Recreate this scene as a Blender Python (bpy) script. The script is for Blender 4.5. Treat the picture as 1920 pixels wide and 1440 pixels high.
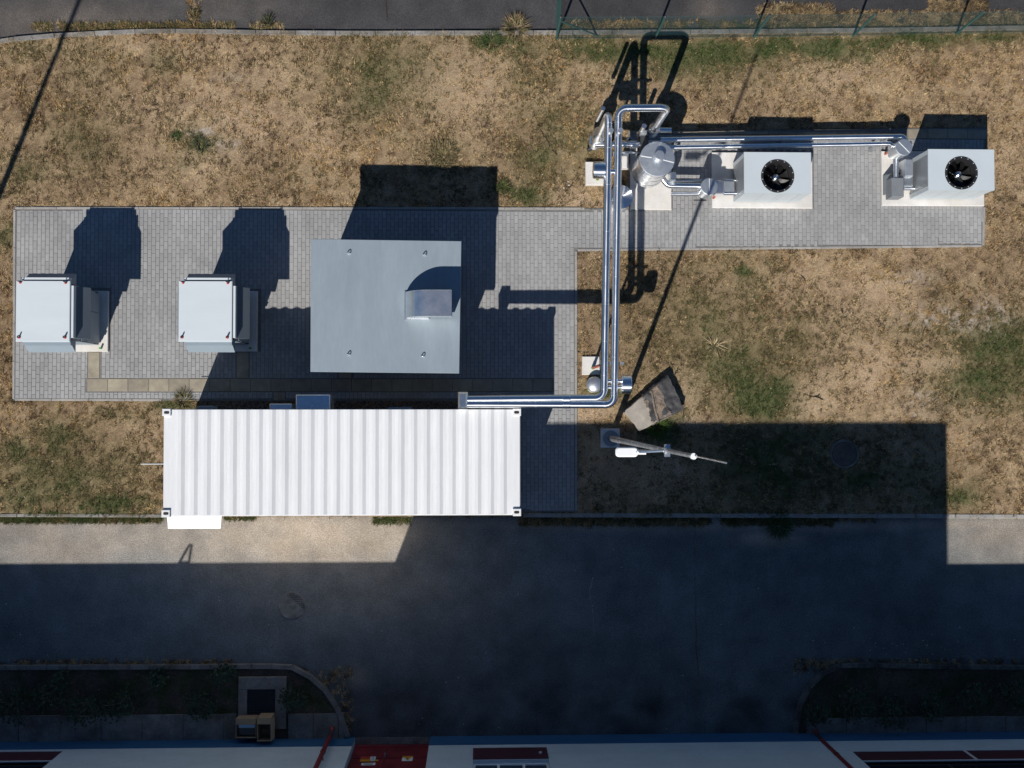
import bpy, math, random
import numpy as np
from mathutils import Vector, Matrix, Quaternion

random.seed(7)
RNG = np.random.default_rng(11)
scene = bpy.context.scene
COL = scene.collection
for o in list(bpy.data.objects):
    bpy.data.objects.remove(o)

# ------------------------------------------------------------------ camera
CAM_H = 26.8                       # drone height over the lawn, metres
F_PX = 2000.0                      # focal length in source pixels (1920 wide)
NADIR = (895.0, 768.0)             # where straight down falls in the photograph
cam_d = bpy.data.cameras.new("camera")
cam = bpy.data.objects.new("camera", cam_d)
COL.objects.link(cam)
scene.camera = cam
cam_d.sensor_width = 36.0
cam_d.lens = F_PX / 1920.0 * 36.0
cam_d.clip_start = 0.5
cam_d.clip_end = 2000.0
_n = Vector(((NADIR[0] - 960) / F_PX, -(NADIR[1] - 720) / F_PX, -1.0)).normalized()
ROT = _n.rotation_difference(Vector((0, 0, -1)))
cam.location = (0, 0, CAM_H)
cam.rotation_mode = 'QUATERNION'
cam.rotation_quaternion = ROT

# ------------------------------------------------------------------ sky, sun, exposure
SUN_EL = math.radians(44.6)
SUN_AZ = math.atan2(-0.359, -0.933)          # sun stands to the south-south-west
world = bpy.data.worlds.new("World")
scene.world = world
world.use_nodes = True
wn = world.node_tree
for n in list(wn.nodes):
    wn.nodes.remove(n)
sky = wn.nodes.new('ShaderNodeTexSky')
sky.sky_type = 'NISHITA'
sky.sun_disc = False
sky.sun_elevation = SUN_EL
sky.sun_rotation = SUN_AZ
sky.air_density = 1.2
sky.dust_density = 0.0
sky.ozone_density = 10.0
bg = wn.nodes.new('ShaderNodeBackground')
bg.inputs[1].default_value = 0.052
wo = wn.nodes.new('ShaderNodeOutputWorld')
wn.links.new(sky.outputs[0], bg.inputs[0])
wn.links.new(bg.outputs[0], wo.inputs[0])
sun_d = bpy.data.lights.new("sun", 'SUN')
sun_d.energy = 5.0
sun_d.angle = math.radians(0.5)
sun_d.color = (1.0, 0.955, 0.89)
sun = bpy.data.objects.new("sun", sun_d)
COL.objects.link(sun)
_sd = Vector((math.sin(SUN_AZ) * math.cos(SUN_EL), math.cos(SUN_AZ) * math.cos(SUN_EL), math.sin(SUN_EL)))
sun.rotation_euler = (-_sd).to_track_quat('-Z', 'Y').to_euler()
sun.location = (-20, -40, 45)
vs = scene.view_settings
vs.view_transform = 'Standard'
vs.look = 'None'
vs.exposure = 0.0
vs.gamma = 1.0
vs.use_curve_mapping = False


# ------------------------------------------------------------------ measuring from the photograph
def ray(px, py):
    return ROT @ Vector(((px - 960) / F_PX, -(py - 720) / F_PX, -1.0))


def U(px, py, z=0.0):
    """point at height z under a source pixel"""
    d = ray(px, py)
    t = (z - CAM_H) / d.z
    return Vector((d.x * t, d.y * t, z))


def UX(px, py, z=0.0):
    p = U(px, py, z)
    return p.x, p.y


def VY(px, py, y):
    """point on the vertical plane at world y"""
    d = ray(px, py)
    t = y / d.y
    return Vector((d.x * t, y, CAM_H + d.z * t))


_inv = ROT.inverted()


def P(x, y, z=0.0):
    v = _inv @ Vector((x, y, z - CAM_H))
    return 960 + F_PX * v.x / -v.z, 720 - F_PX * v.y / -v.z


# ------------------------------------------------------------------ materials
MATS = {}


def mat(name, col, rough=0.7, metal=0.0, var=0.0, scale=6.0, var2=0.0, scale2=60.0, bump=0.0, bscale=80.0,
        col2=None, spec=0.5, island=0.0, objrand=0.0, vcol=None, rvar=0.0, stretch=None, coat=0.0, haze=0.0, haze_rough=0.5, brushed=False):
    m = bpy.data.materials.new(name)
    m.use_nodes = True
    nt = m.node_tree
    nt.nodes.clear()
    out = nt.nodes.new('ShaderNodeOutputMaterial')
    b = nt.nodes.new('ShaderNodeBsdfPrincipled')
    nt.links.new(b.outputs[0], out.inputs[0])
    b.inputs['Roughness'].default_value = rough
    b.inputs['Metallic'].default_value = metal
    b.inputs['Specular IOR Level'].default_value = spec
    if coat:
        b.inputs['Coat Weight'].default_value = coat
    tc = nt.nodes.new('ShaderNodeTexCoord')
    geo = nt.nodes.new('ShaderNodeNewGeometry')
    vec = geo.outputs['Position']
    if stretch:
        mp = nt.nodes.new('ShaderNodeMapping')
        mp.inputs['Scale'].default_value = stretch
        nt.links.new(vec, mp.inputs[0])
        vec = mp.outputs[0]

    def noise(sc, det=4.0):
        n = nt.nodes.new('ShaderNodeTexNoise')
        n.inputs['Scale'].default_value = sc
        n.inputs['Detail'].default_value = det
        n.inputs['Roughness'].default_value = 0.6
        nt.links.new(vec, n.inputs['Vector'])
        return n.outputs['Fac']

    def mapr(sock, a, c, lo=0.3, hi=0.7):
        r = nt.nodes.new('ShaderNodeMapRange')
        r.inputs[1].default_value = lo
        r.inputs[2].default_value = hi
        r.inputs[3].default_value = a
        r.inputs[4].default_value = c
        nt.links.new(sock, r.inputs[0])
        return r.outputs[0]

    def mul(csock, fsock):
        mx = nt.nodes.new('ShaderNodeMix')
        mx.data_type = 'RGBA'
        mx.blend_type = 'MULTIPLY'
        mx.inputs[0].default_value = 1.0
        nt.links.new(csock, mx.inputs[6])
        nt.links.new(fsock, mx.inputs[7])
        return mx.outputs[2]
    if vcol:
        a = nt.nodes.new('ShaderNodeAttribute')
        a.attribute_name = vcol
        c = a.outputs['Color']
    else:
        rgb = nt.nodes.new('ShaderNodeRGB')
        rgb.outputs[0].default_value = (*col, 1)
        c = rgb.outputs[0]
    if col2:
        r2 = nt.nodes.new('ShaderNodeRGB')
        r2.outputs[0].default_value = (*col2, 1)
        mx = nt.nodes.new('ShaderNodeMix')
        mx.data_type = 'RGBA'
        nt.links.new(mapr(noise(scale * 0.37, 5), 0, 1, 0.4, 0.66), mx.inputs[0])
        nt.links.new(c, mx.inputs[6])
        nt.links.new(r2.outputs[0], mx.inputs[7])
        c = mx.outputs[2]
    if var:
        c = mul(c, mapr(noise(scale), 1 - var, 1 + var))
    if var2:
        c = mul(c, mapr(noise(scale2, 2), 1 - var2, 1 + var2))
    if island:
        c = mul(c, mapr(geo.outputs['Random Per Island'], 1 - island, 1 + island, 0, 1))
    if objrand:
        oi = nt.nodes.new('ShaderNodeObjectInfo')
        c = mul(c, mapr(oi.outputs['Random'], 1 - objrand, 1 + objrand, 0, 1))
    nt.links.new(c, b.inputs['Base Color'])
    if rvar:
        nt.links.new(mapr(noise(scale * 1.7), rough - rvar, rough + rvar), b.inputs['Roughness'])
    if bump:
        bp = nt.nodes.new('ShaderNodeBump')
        bp.inputs['Strength'].default_value = bump
        bp.inputs['Distance'].default_value = 0.02
        nt.links.new(noise(bscale, 3), bp.inputs['Height'])
        nt.links.new(bp.outputs[0], b.inputs['Normal'])
    if haze:
        # weathered cladding: a second, much rougher lobe of the same metal
        b2 = nt.nodes.new('ShaderNodeBsdfPrincipled')
        b2.inputs['Metallic'].default_value = metal
        b2.inputs['Roughness'].default_value = haze_rough
        nt.links.new(c, b2.inputs['Base Color'])
        if brushed:
            b2.inputs['Anisotropic'].default_value = .9
            axn = nt.nodes.new('ShaderNodeAttribute')
            axn.attribute_name = 'axis'
            nt.links.new(axn.outputs['Vector'], b2.inputs['Tangent'])
        ms = nt.nodes.new('ShaderNodeMixShader')
        nt.links.new(mapr(noise(3.0, 3), haze * .7, min(1, haze * 1.3)), ms.inputs[0])
        nt.links.new(b.outputs[0], ms.inputs[1])
        nt.links.new(b2.outputs[0], ms.inputs[2])
        nt.links.new(ms.outputs[0], out.inputs[0])
    MATS[name] = m
    return m


mat('soil', (0.2, 0.14, 0.09), rough=0.95, vcol='tint', var=0.25, scale=18, var2=0.38, scale2=45, bump=0.7, bscale=40, spec=0.1)
mat('blade', (0.3, 0.22, 0.1), rough=0.75, vcol='tint', spec=0.15)
mat('far_ground', (0.2, 0.15, 0.09), rough=0.95, var=0.3, scale=0.3, var2=0.3, scale2=6, spec=0.1)
mat('asphalt', (0.12, 0.11, 0.105), rough=0.9, vcol='tint', var=0.2, scale=1.6, var2=0.34, scale2=38, bump=0.5, bscale=140, spec=0.25)
mat('brick', (0.3, 0.3, 0.3), rough=0.85, var=0.13, scale=0.9, var2=0.06, scale2=70, objrand=0.09, bump=0.25, bscale=120, spec=0.3)
mat('brick_mass', (0.3, 0.3, 0.3), rough=0.85, var=0.13, scale=0.9, var2=0.06, scale2=70, island=0.09, bump=0.25, bscale=120, spec=0.3)
mat('joint_sand', (0.175, 0.17, 0.165), rough=0.95, var=0.2, scale=20, spec=0.1)
mat('concrete', (0.3, 0.29, 0.275), rough=0.85, var=0.15, scale=3, var2=0.12, scale2=40, bump=0.3, bscale=60, objrand=0.08)
mat('concrete_pale', (0.66, 0.645, 0.625), rough=0.85, var=0.08, scale=3, var2=0.06, scale2=40, bump=0.2, bscale=60, col2=(0.6, 0.575, 0.53))
mat('concrete_dirty', (0.2, 0.195, 0.185), rough=0.9, var=0.3, scale=3, var2=0.2, scale2=30, bump=0.4, bscale=50, col2=(0.12, 0.1, 0.085))
mat('duct_slab', (0.3, 0.265, 0.2), rough=0.85, var=0.16, scale=4, var2=0.1, scale2=40, bump=0.3, bscale=60, objrand=0.12, col2=(0.24, 0.21, 0.165))
mat('white_paint', (0.7, 0.71, 0.72), rough=0.42, var=0.05, scale=1.2, var2=.03, scale2=9, stretch=(3.0, 0.3, 1), spec=0.4)
mat('white_plain', (0.82, 0.83, 0.83), rough=0.4)
mat('black_gap', (0.012, 0.012, 0.013), rough=0.7)
mat('vent_grey', (0.245, 0.295, 0.335), rough=0.38, var=0.08, scale=0.9, var2=0.035, scale2=8, rvar=.06, stretch=(2.2, 0.5, 1), spec=0.5)
mat('vent_wall', (0.33, 0.34, 0.35), rough=0.5, var=0.05, scale=2)
mat('cab_white', (0.57, 0.62, 0.65), rough=0.45, var=0.025, scale=1.5, stretch=(0.5, 2.0, 1))
mat('cab_grey', (0.24, 0.295, 0.34), rough=0.5, var=0.04, scale=2)
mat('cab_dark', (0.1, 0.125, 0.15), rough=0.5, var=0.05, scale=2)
mat('ac_white', (0.5, 0.555, 0.585), rough=0.45, var=0.03, scale=1.5)
mat('coil', (0.33, 0.35, 0.37), rough=0.5, metal=0.5, var=0.05, scale=3)
mat('chrome', (0.88, 0.9, 0.92), rough=0.16, metal=1.0, rvar=0.04, scale=9, bump=0.02, bscale=9, haze=0.36, haze_rough=0.46, brushed=True)
mat('galvanised', (0.8, 0.83, 0.85), rough=0.2, metal=1.0, var=0.04, scale=5, rvar=0.04, haze=0.3, haze_rough=0.5)
mat('lid_metal', (0.62, 0.66, 0.7), rough=0.42, metal=0.85, var=0.06, scale=7, rvar=0.05, bump=0.03, bscale=8)
mat('mast_steel', (0.36, 0.37, 0.38), rough=0.5, metal=0.5, var=0.4, scale=4, var2=.25, scale2=14)
mat('steel_grey', (0.26, 0.28, 0.3), rough=0.5, metal=0.4, var=0.08, scale=6)
mat('dark_steel', (0.05, 0.055, 0.06), rough=0.5, metal=0.3)
mat('fan_black', (0.018, 0.018, 0.02), rough=0.5)
mat('fan_blade', (0.007, 0.007, 0.008), rough=0.45)
mat('red', (0.45, 0.05, 0.035), rough=0.5)
mat('rust_red', (0.4, 0.1, 0.06), rough=0.6, var=0.1)
mat('green_paint', (0.08, 0.3, 0.06), rough=0.5)
mat('orange', (0.65, 0.3, 0.02), rough=0.5)
mat('yellow', (0.75, 0.5, 0.04), rough=0.5)
mat('fence_green', (0.03, 0.085, 0.08), rough=0.5)
mat('wire_green', (0.03, 0.075, 0.075), rough=0.5)
mat('plaster', (0.54, 0.62, 0.66), rough=0.85, var=0.07, scale=2.2, var2=0.05, scale2=25, bump=0.2, bscale=40, stretch=(0.5, 1, 1))
mat('plinth_blue', (0.02, 0.11, 0.24), rough=0.7, var=0.08, scale=2)
mat('burgundy', (0.075, 0.022, 0.035), rough=0.5, var=0.08, scale=2)
mat('door_red', (0.17, 0.018, 0.026), rough=0.5, var=0.35, scale=2.2, bump=0.1, bscale=6)
mat('pipe_red', (0.19, 0.025, 0.03), rough=0.5)
mat('glass_dark', (0.01, 0.013, 0.02), rough=0.12, spec=0.4)
mat('roofing', (0.12, 0.12, 0.125), rough=0.9, var=0.15, scale=1)
mat('cardboard', (0.33, 0.235, 0.15), rough=0.85, var=0.08, scale=5)
mat('foil_blue', (0.35, 0.55, 0.75), rough=0.3)
mat('tarp', (0.05, 0.049, 0.052), rough=0.65, var=0.4, scale=4, var2=.25, scale2=25, bump=0.8, bscale=9, spec=0.4)
mat('plywood', (0.32, 0.29, 0.25), rough=0.85, var=0.25, scale=3, var2=0.15, scale2=40, bump=.3, bscale=30)
mat('mud', (0.14, 0.115, 0.098), rough=0.95, var=0.45, scale=6, var2=.35, scale2=28, bump=.8, bscale=16, col2=(0.26, 0.2, 0.145))
mat('iron', (0.1, 0.085, 0.075), rough=0.7, metal=0.3, var=0.3, scale=7, col2=(0.16, 0.12, 0.09))
mat('grate', (0.035, 0.04, 0.05), rough=0.55, metal=0.4)
mat('gravel', (0.2, 0.16, 0.13), rough=0.95, island=0.6)
mat('pebble', (0.55, 0.52, 0.47), rough=0.9, island=0.4)
mat('leaf', (0.03, 0.05, 0.022), rough=0.6, island=0.45)
mat('crack', (0.035, 0.025, 0.018), rough=1.0)
mat('seam_fill', (0.17, 0.13, 0.09), rough=0.95, var=0.4, scale=9)
mat('oldwater', (0.25, 0.235, 0.21), rough=0.9, var=0.4, scale=5)
mat('kerb_concrete', (0.22, 0.212, 0.2), rough=0.9, var=0.3, scale=3, var2=0.2, scale2=30, objrand=.12, col2=(0.15, 0.135, 0.11))
mat('kerb_dark', (0.12, 0.115, 0.105), rough=0.95, var=0.5, scale=4, var2=0.3, scale2=30, col2=(0.05, 0.042, 0.035))  # darkest kerb tone, heavily blotched


# ------------------------------------------------------------------ mesh builder
ORG = {}


def origin(o):
    v = Vector((0, 0, 0))
    while o is not None:
        v += Vector(o.location)
        o = o.parent
    return v


def tag(o, label=None, cat=None, group=None, kind=None):
    if label:
        o['label'] = label
    if cat:
        o['category'] = cat
    if group:
        o['group'] = group
    if kind:
        o['kind'] = kind
    return o


def thing(name, loc, label, cat, group=None):
    o = bpy.data.objects.new(name, None)
    o.empty_display_size = 0.2
    o.location = Vector(loc)
    COL.objects.link(o)
    return tag(o, label, cat, group)


def copy_tree(o, parent=None):
    c = o.copy()
    COL.objects.link(c)
    if parent is not None:
        c.parent = parent
    for ch in list(o.children):
        copy_tree(ch, c)
    return c


class MB:
    def __init__(s):
        s.v = []
        s.f = []
        s.sm = []
        s.ax = []

    def add(s, verts, faces, smooth=False, ax=(0.6, 0.5, 0.62)):
        o = len(s.v)
        s.ax += [tuple(a) for a in ax] if isinstance(ax, list) else [tuple(ax)] * len(verts)
        s.v += [tuple(v) for v in verts]
        s.f += [tuple(i + o for i in f) for f in faces]
        s.sm += [smooth] * len(faces)
        return s

    def box(s, x0, x1, y0, y1, z0, z1):
        x0, x1 = min(x0, x1), max(x0, x1)
        y0, y1 = min(y0, y1), max(y0, y1)
        return s.prism([(x0, y0), (x1, y0), (x1, y1), (x0, y1)], z0, z1)

    def bbox(s, x0, x1, y0, y1, z0, z1, b=0.01):
        """box with chamfered top edges"""
        x0, x1 = min(x0, x1), max(x0, x1)
        y0, y1 = min(y0, y1), max(y0, y1)
        return s.bprism([(x0, y0), (x1, y0), (x1, y1), (x0, y1)], z0, z1, b)

    def prism(s, poly, z0, z1):
        n = len(poly)
        a = sum(poly[i][0] * poly[(i + 1) % n][1] - poly[(i + 1) % n][0] * poly[i][1] for i in range(n))
        if a < 0:
            poly = poly[::-1]
        v = [(p[0], p[1], z0) for p in poly] + [(p[0], p[1], z1) for p in poly]
        f = [tuple(range(n - 1, -1, -1)), tuple(range(n, 2 * n))]
        f += [(i, (i + 1) % n, n + (i + 1) % n, n + i) for i in range(n)]
        return s.add(v, f)

    def bprism(s, poly, z0, z1, b=0.01):
        n = len(poly)
        a = sum(poly[i][0] * poly[(i + 1) % n][1] - poly[(i + 1) % n][0] * poly[i][1] for i in range(n))
        if a < 0:
            poly = poly[::-1]
        ins = []
        for i in range(n):
            p0, p1, p2 = Vector(poly[i - 1]), Vector(poly[i]), Vector(poly[(i + 1) % n])
            d1 = (p1 - p0).normalized()
            d2 = (p2 - p1).normalized()
            n1 = Vector((-d1.y, d1.x))
            n2 = Vector((-d2.y, d2.x))
            m = (n1 + n2)
            m = m / max(0.2, m.dot(n1))
            ins.append(p1 + m * b)
        v = [(p[0], p[1], z0) for p in poly] + [(p[0], p[1], z1 - b) for p in poly] + [(p.x, p.y, z1) for p in ins]
        f = [tuple(range(n - 1, -1, -1)), tuple(range(2 * n, 3 * n))]
        for k in (0, n):
            f += [(k + i, k + (i + 1) % n, k + n + (i + 1) % n, k + n + i) for i in range(n)]
        return s.add(v, f)

    def quad(s, a, b, c, d):
        return s.add([a, b, c, d], [(0, 1, 2, 3)])

    def slab(s, a, b, c, d, t):
        """thick sheet from four corners (counter-clockwise seen from outside), thickness t inwards"""
        a, b, c, d = map(Vector, (a, b, c, d))
        n = (b - a).cross(d - a).normalized() * t
        v = [a, b, c, d, a - n, b - n, c - n, d - n]
        f = [(0, 1, 2, 3), (7, 6, 5, 4), (0, 4, 5, 1), (1, 5, 6, 2), (2, 6, 7, 3), (3, 7, 4, 0)]
        return s.add(v, f)

    def lathe(s, base, prof, n=32, axis=(0, 0, 1), caps=True, smooth=True):
        """prof: list of (radius, height) along axis"""
        base = Vector(base)
        ax = Vector(axis).normalized()
        q = Vector((0, 0, 1)).rotation_difference(ax)
        e1 = q @ Vector((1, 0, 0))
        e2 = q @ Vector((0, 1, 0))
        for k in range(len(prof) - 1):
            (r0, h0), (r1, h1) = prof[k], prof[k + 1]
            v = []
            for r, h in ((r0, h0), (r1, h1)):
                for i in range(n):
                    t = 2 * math.pi * i / n
                    v.append(base + ax * h + (e1 * math.cos(t) + e2 * math.sin(t)) * r)
            s.add(v, [(i, (i + 1) % n, n + (i + 1) % n, n + i) for i in range(n)], smooth, ax)
        if caps:
            for (r, h), flip in ((prof[0], True), (prof[-1], False)):
                if r > 1e-4:
                    v = [base + ax * h + (e1 * math.cos(2 * math.pi * i / n) + e2 * math.sin(2 * math.pi * i / n)) * r for i in range(n)]
                    f = tuple(range(n))
                    s.add(v, [f[::-1] if flip else f])
        return s

    def cyl(s, p0, p1, r, n=24, r1=None, smooth=True):
        p0, p1 = Vector(p0), Vector(p1)
        return s.lathe(p0, [(r, 0), (r if r1 is None else r1, (p1 - p0).length)], n, p1 - p0, True, smooth)

    def tube(s, pts, r, fillet=0.0, n=20, seg=7):
        pts = [Vector(p) for p in pts]
        path = [pts[0]]
        for i in range(1, len(pts) - 1):
            a, b, c = pts[i - 1], pts[i], pts[i + 1]
            d1, d2 = (a - b), (c - b)
            R = min(fillet, d1.length * 0.49, d2.length * 0.49)
            if R < 1e-4:
                path.append(b)
                continue
            d1.normalize()
            d2.normalize()
            ang = d1.angle(d2)
            half = ang / 2
            rad = R * math.tan(half)
            cen = b + (d1 + d2).normalized() * (rad / math.sin(half))
            s0 = b + d1 * R - cen
            s1 = b + d2 * R - cen
            for k in range(seg + 1):
                t = k / seg
                q = s0.rotation_difference(s1)
                path.append(cen + Quaternion().slerp(q, t) @ s0)
        path.append(pts[-1])
        rings = []
        axs = []
        T0 = (path[1] - path[0]).normalized()
        N = T0.orthogonal().normalized()
        for i, p in enumerate(path):
            if i == 0:
                T = T0
            elif i == len(path) - 1:
                T = (path[-1] - path[-2]).normalized()
            else:
                T = ((path[i + 1] - p).normalized() + (p - path[i - 1]).normalized()).normalized()
            q = T0.rotation_difference(T)
            N = q @ N
            N = (N - T * N.dot(T)).normalized()
            B = T.cross(N)
            axs += [tuple(T)] * n
            rings.append([p + (N * math.cos(2 * math.pi * k / n) + B * math.sin(2 * math.pi * k / n)) * r for k in range(n)])
            T0 = T
        v = [q for rg in rings for q in rg]
        f = []
        for i in range(len(rings) - 1):
            for k in range(n):
                f.append((i * n + k, i * n + (k + 1) % n, (i + 1) * n + (k + 1) % n, (i + 1) * n + k))
        s.add(v, f, True, axs)
        s.add(rings[0], [tuple(range(n))[::-1]])
        s.add(rings[-1], [tuple(range(n))])
        return s

    def build(s, name, m, parent=None, org=None, label=None, cat=None, group=None, kind=None):
        if parent is not None:
            o0 = origin(parent)
        elif org is not None:
            o0 = Vector(org)
        else:
            o0 = Vector((0, 0, 0))
        me = bpy.data.meshes.new(name)
        me.from_pydata([(v[0] - o0.x, v[1] - o0.y, v[2] - o0.z) for v in s.v], [], s.f)
        me.polygons.foreach_set('use_smooth', s.sm)
        if m == 'chrome':
            at_ = me.attributes.new('axis', 'FLOAT_VECTOR', 'POINT')
            at_.data.foreach_set('vector', np.array(s.ax, dtype=np.float32).ravel())
        me.materials.append(MATS[m])
        me.update()
        ob = bpy.data.objects.new(name, me)
        COL.objects.link(ob)
        if parent is not None:
            ob.parent = parent
        else:
            ob.location = o0
        return tag(ob, label, cat, group, kind)


def part_at(src, parent, loc):
    """another part sharing src's mesh, placed at a world point (src's mesh is centred on its own origin)"""
    c = src.copy()
    COL.objects.link(c)
    c.parent = parent
    c.location = Vector(loc) - origin(parent)
    return c


def np_mesh(name, verts, faces, m, cols=None, kind=None, parent=None):
    """fast mesh from numpy (all faces with the same corner count); cols per vertex"""
    me = bpy.data.meshes.new(name)
    nv, (nf, k) = len(verts), faces.shape
    me.vertices.add(nv)
    me.vertices.foreach_set('co', verts.astype(np.float32).ravel())
    me.loops.add(nf * k)
    me.loops.foreach_set('vertex_index', faces.astype(np.int32).ravel())
    me.polygons.add(nf)
    me.polygons.foreach_set('loop_start', np.arange(0, nf * k, k, dtype=np.int32))
    me.polygons.foreach_set('loop_total', np.full(nf, k, dtype=np.int32))
    me.polygons.foreach_set('use_smooth', np.zeros(nf, dtype=bool))
    me.update(calc_edges=True)
    if cols is not None:
        a = me.attributes.new('tint', 'FLOAT_COLOR', 'POINT')
        c4 = np.ones((nv, 4), dtype=np.float32)
        c4[:, :3] = cols
        a.data.foreach_set('color', c4.ravel())
    me.materials.append(MATS[m])
    ob = bpy.data.objects.new(name, me)
    COL.objects.link(ob)
    if parent is not None:
        ob.parent = parent
    if kind:
        ob['kind'] = kind
    return ob


def vnoise(x, y, seed):
    xi = np.floor(x).astype(np.int64)
    yi = np.floor(y).astype(np.int64)
    fx, fy = x - xi, y - yi
    fx = fx * fx * (3 - 2 * fx)
    fy = fy * fy * (3 - 2 * fy)

    def h(a, b):
        n = (a * 374761393 + b * 668265263 + seed * 982451653) & 0x7fffffff
        n = ((n ^ (n >> 13)) * 1274126177) & 0x7fffffff
        n = n ^ (n >> 16)
        return (n & 0xffff) / 65535.0
    return (h(xi, yi) * (1 - fx) + h(xi + 1, yi) * fx) * (1 - fy) + (h(xi, yi + 1) * (1 - fx) + h(xi + 1, yi + 1) * fx) * fy


def fbm(x, y, sc, seed, oc=4):
    t = np.zeros_like(x)
    a, tot = 1.0, 0.0
    for k in range(oc):
        t += a * vnoise(x * sc * 2 ** k + 17.3 * k, y * sc * 2 ** k - 9.1 * k, seed + k)
        tot += a
        a *= 0.55
    return t / tot


def inside(poly, x, y):
    r = np.zeros(x.shape, bool)
    n = len(poly)
    for i in range(n):
        x0, y0 = poly[i]
        x1, y1 = poly[(i + 1) % n]
        c = ((y0 > y) != (y1 > y)) & (x < (x1 - x0) * (y - y0) / (y1 - y0 + 1e-12) + x0)
        r ^= c
    return r


def PX(pts, z=0.0):
    return [UX(p[0], p[1], z) for p in pts]


# ================================================================== GROUND
Z_ROAD = -0.10
# kerb lines, source pixels
N_KERB = [(-1500, 330), (-400, 150), (-120, 98), (0, 77), (60, 70), (150, 64), (300, 58), (500, 61), (700, 62), (1040, 61), (1500, 58), (1920, 52), (3500, 40)]
S_KERB = [(-3000, 960), (0, 966), (305, 968), (1080, 969), (1920, 971), (4000, 975)]
nk = np.array([UX(*p) for p in N_KERB])
sk = np.array([UX(*p) for p in S_KERB])
MASKS = []          # polygons where no grass grows

PAVE = PX([(27, 389), (1135, 391), (1178, 391), (1178, 247), (1700, 241), (1848, 239), (1844, 461), (1080, 470), (1080, 960), (968, 960), (968, 752), (25, 751)])
MASKS.append(PAVE)
CONT_Z = 2.75                       # top of the corner castings; the box itself is 2.65 tall on 0.1 blocks
C_TL, C_TR, C_BR, C_BL = U(304, 767, CONT_Z), U(977, 766, CONT_Z), U(977, 968, CONT_Z), U(304, 968, CONT_Z)
MASKS.append([(C_TL.x + .05, C_TL.y + .25), (C_TR.x, C_TR.y + .25), (C_BR.x, C_BR.y), (C_BL.x + .05, C_BL.y)])


# painted patches: px, py, rx, ry, strength
GREEN = [(1180, 96, 150, 22, 1.0), (1320, 104, 150, 40, 1.0), (1500, 92, 170, 26, .95), (1255, 125, 60, 26, .7), (1120, 80, 80, 16, .9), (1700, 74, 130, 16, .95), (1860, 66, 90, 13, .85),
         (920, 72, 60, 16, .9), (980, 90, 60, 30, .6), (720, 130, 120, 75, .45), (690, 180, 50, 55, .55), (1000, 135, 60, 40, .4),
         (310, 110, 40, 28, .5), (180, 110, 60, 40, .35), (60, 95, 60, 25, .4), (375, 265, 45, 28, .8), (330, 258, 20, 12, .8), (40, 320, 50, 36, .55), (150, 270, 60, 60, .3), (345, 300, 30, 20, .5),
         (830, 290, 48, 42, .35), (990, 365, 45, 28, .8), (945, 352, 22, 12, .9), (1010, 310, 60, 50, .45), (1090, 275, 60, 50, .5), (1060, 225, 60, 50, .35),
         (1880, 650, 80, 50, .85), (1840, 725, 90, 50, .75), (1900, 700, 60, 70, .6), (1430, 745, 75, 55, 1.0), (1390, 700, 110, 70, .6), (1330, 620, 110, 90, .42), (1470, 655, 90, 70, .35), (1350, 580, 60, 30, .35),
         (1400, 510, 20, 10, .8), (1430, 600, 18, 9, .7), (1790, 615, 70, 30, .35), (1700, 620, 60, 30, .35), (1590, 900, 160, 60, .5), (1420, 880, 110, 80, .75), (1500, 820, 90, 40, .55), (1790, 930, 60, 40, .6), (1240, 800, 50, 40, .9), (1130, 735, 50, 22, .8), (1215, 790, 30, 30, .9),
         (120, 900, 150, 60, .62), (60, 930, 110, 40, .75), (120, 830, 55, 40, .55), (215, 880, 55, 50, .5), (210, 945, 90, 22, .8), (40, 850, 70, 40, .5), (230, 780, 60, 16, .45), (20, 440, 20, 26, .6), (340, 760, 60, 9, .8), (120, 420, 30, 20, .2),
         (150, 966, 160, 7, .9), (1350, 966, 200, 10, .6)]
OLIVE = [(1330, 610, 150, 130, .75), (1460, 650, 120, 80, .6), (1870, 640, 110, 110, .7), (1760, 540, 60, 40, .5), (740, 120, 130, 90, .5), (150, 230, 90, 80, .4), (1000, 260, 70, 90, .5), (1600, 620, 50, 30, .4), (1790, 900, 60, 60, .5), (120, 860, 150, 100, .6), (1400, 520, 90, 40, .4), (1420, 160, 110, 40, .3), (560, 330, 90, 30, .35)]
BARE = [(1530, 745, 55, 50, .9), (1620, 690, 70, 60, .6), (1290, 735, 40, 45, .7), (1750, 680, 60, 25, .7), (850, 150, 90, 60, .7), (900, 200, 80, 50, .4), (425, 230, 120, 50, .55), (380, 290, 70, 40, .6), (300, 90, 110, 20, .4), (1560, 140, 90, 40, .5), (1640, 560, 90, 60, .5), (1490, 520, 130, 30, .35),
        (1800, 780, 60, 40, .4), (1180, 140, 40, 50, .5), (1080, 375, 70, 22, .6), (600, 270, 60, 60, .35), (260, 800, 50, 40, .35), (1890, 300, 40, 60, .3), (540, 150, 60, 40, .3), (1120, 860, 60, 50, .6), (1250, 880, 80, 50, .6), (1700, 880, 70, 60, .4), (1100, 780, 40, 22, .8)]
PALE = [(1790, 595, 70, 18, .9), (1860, 590, 40, 30, .7), (1720, 760, 40, 28, .5), (380, 248, 26, 14, .7), (420, 272, 26, 12, .7), (1700, 525, 50, 12, .5), (430, 150, 40, 14, .3), (1290, 800, 60, 12, .3)]
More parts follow.
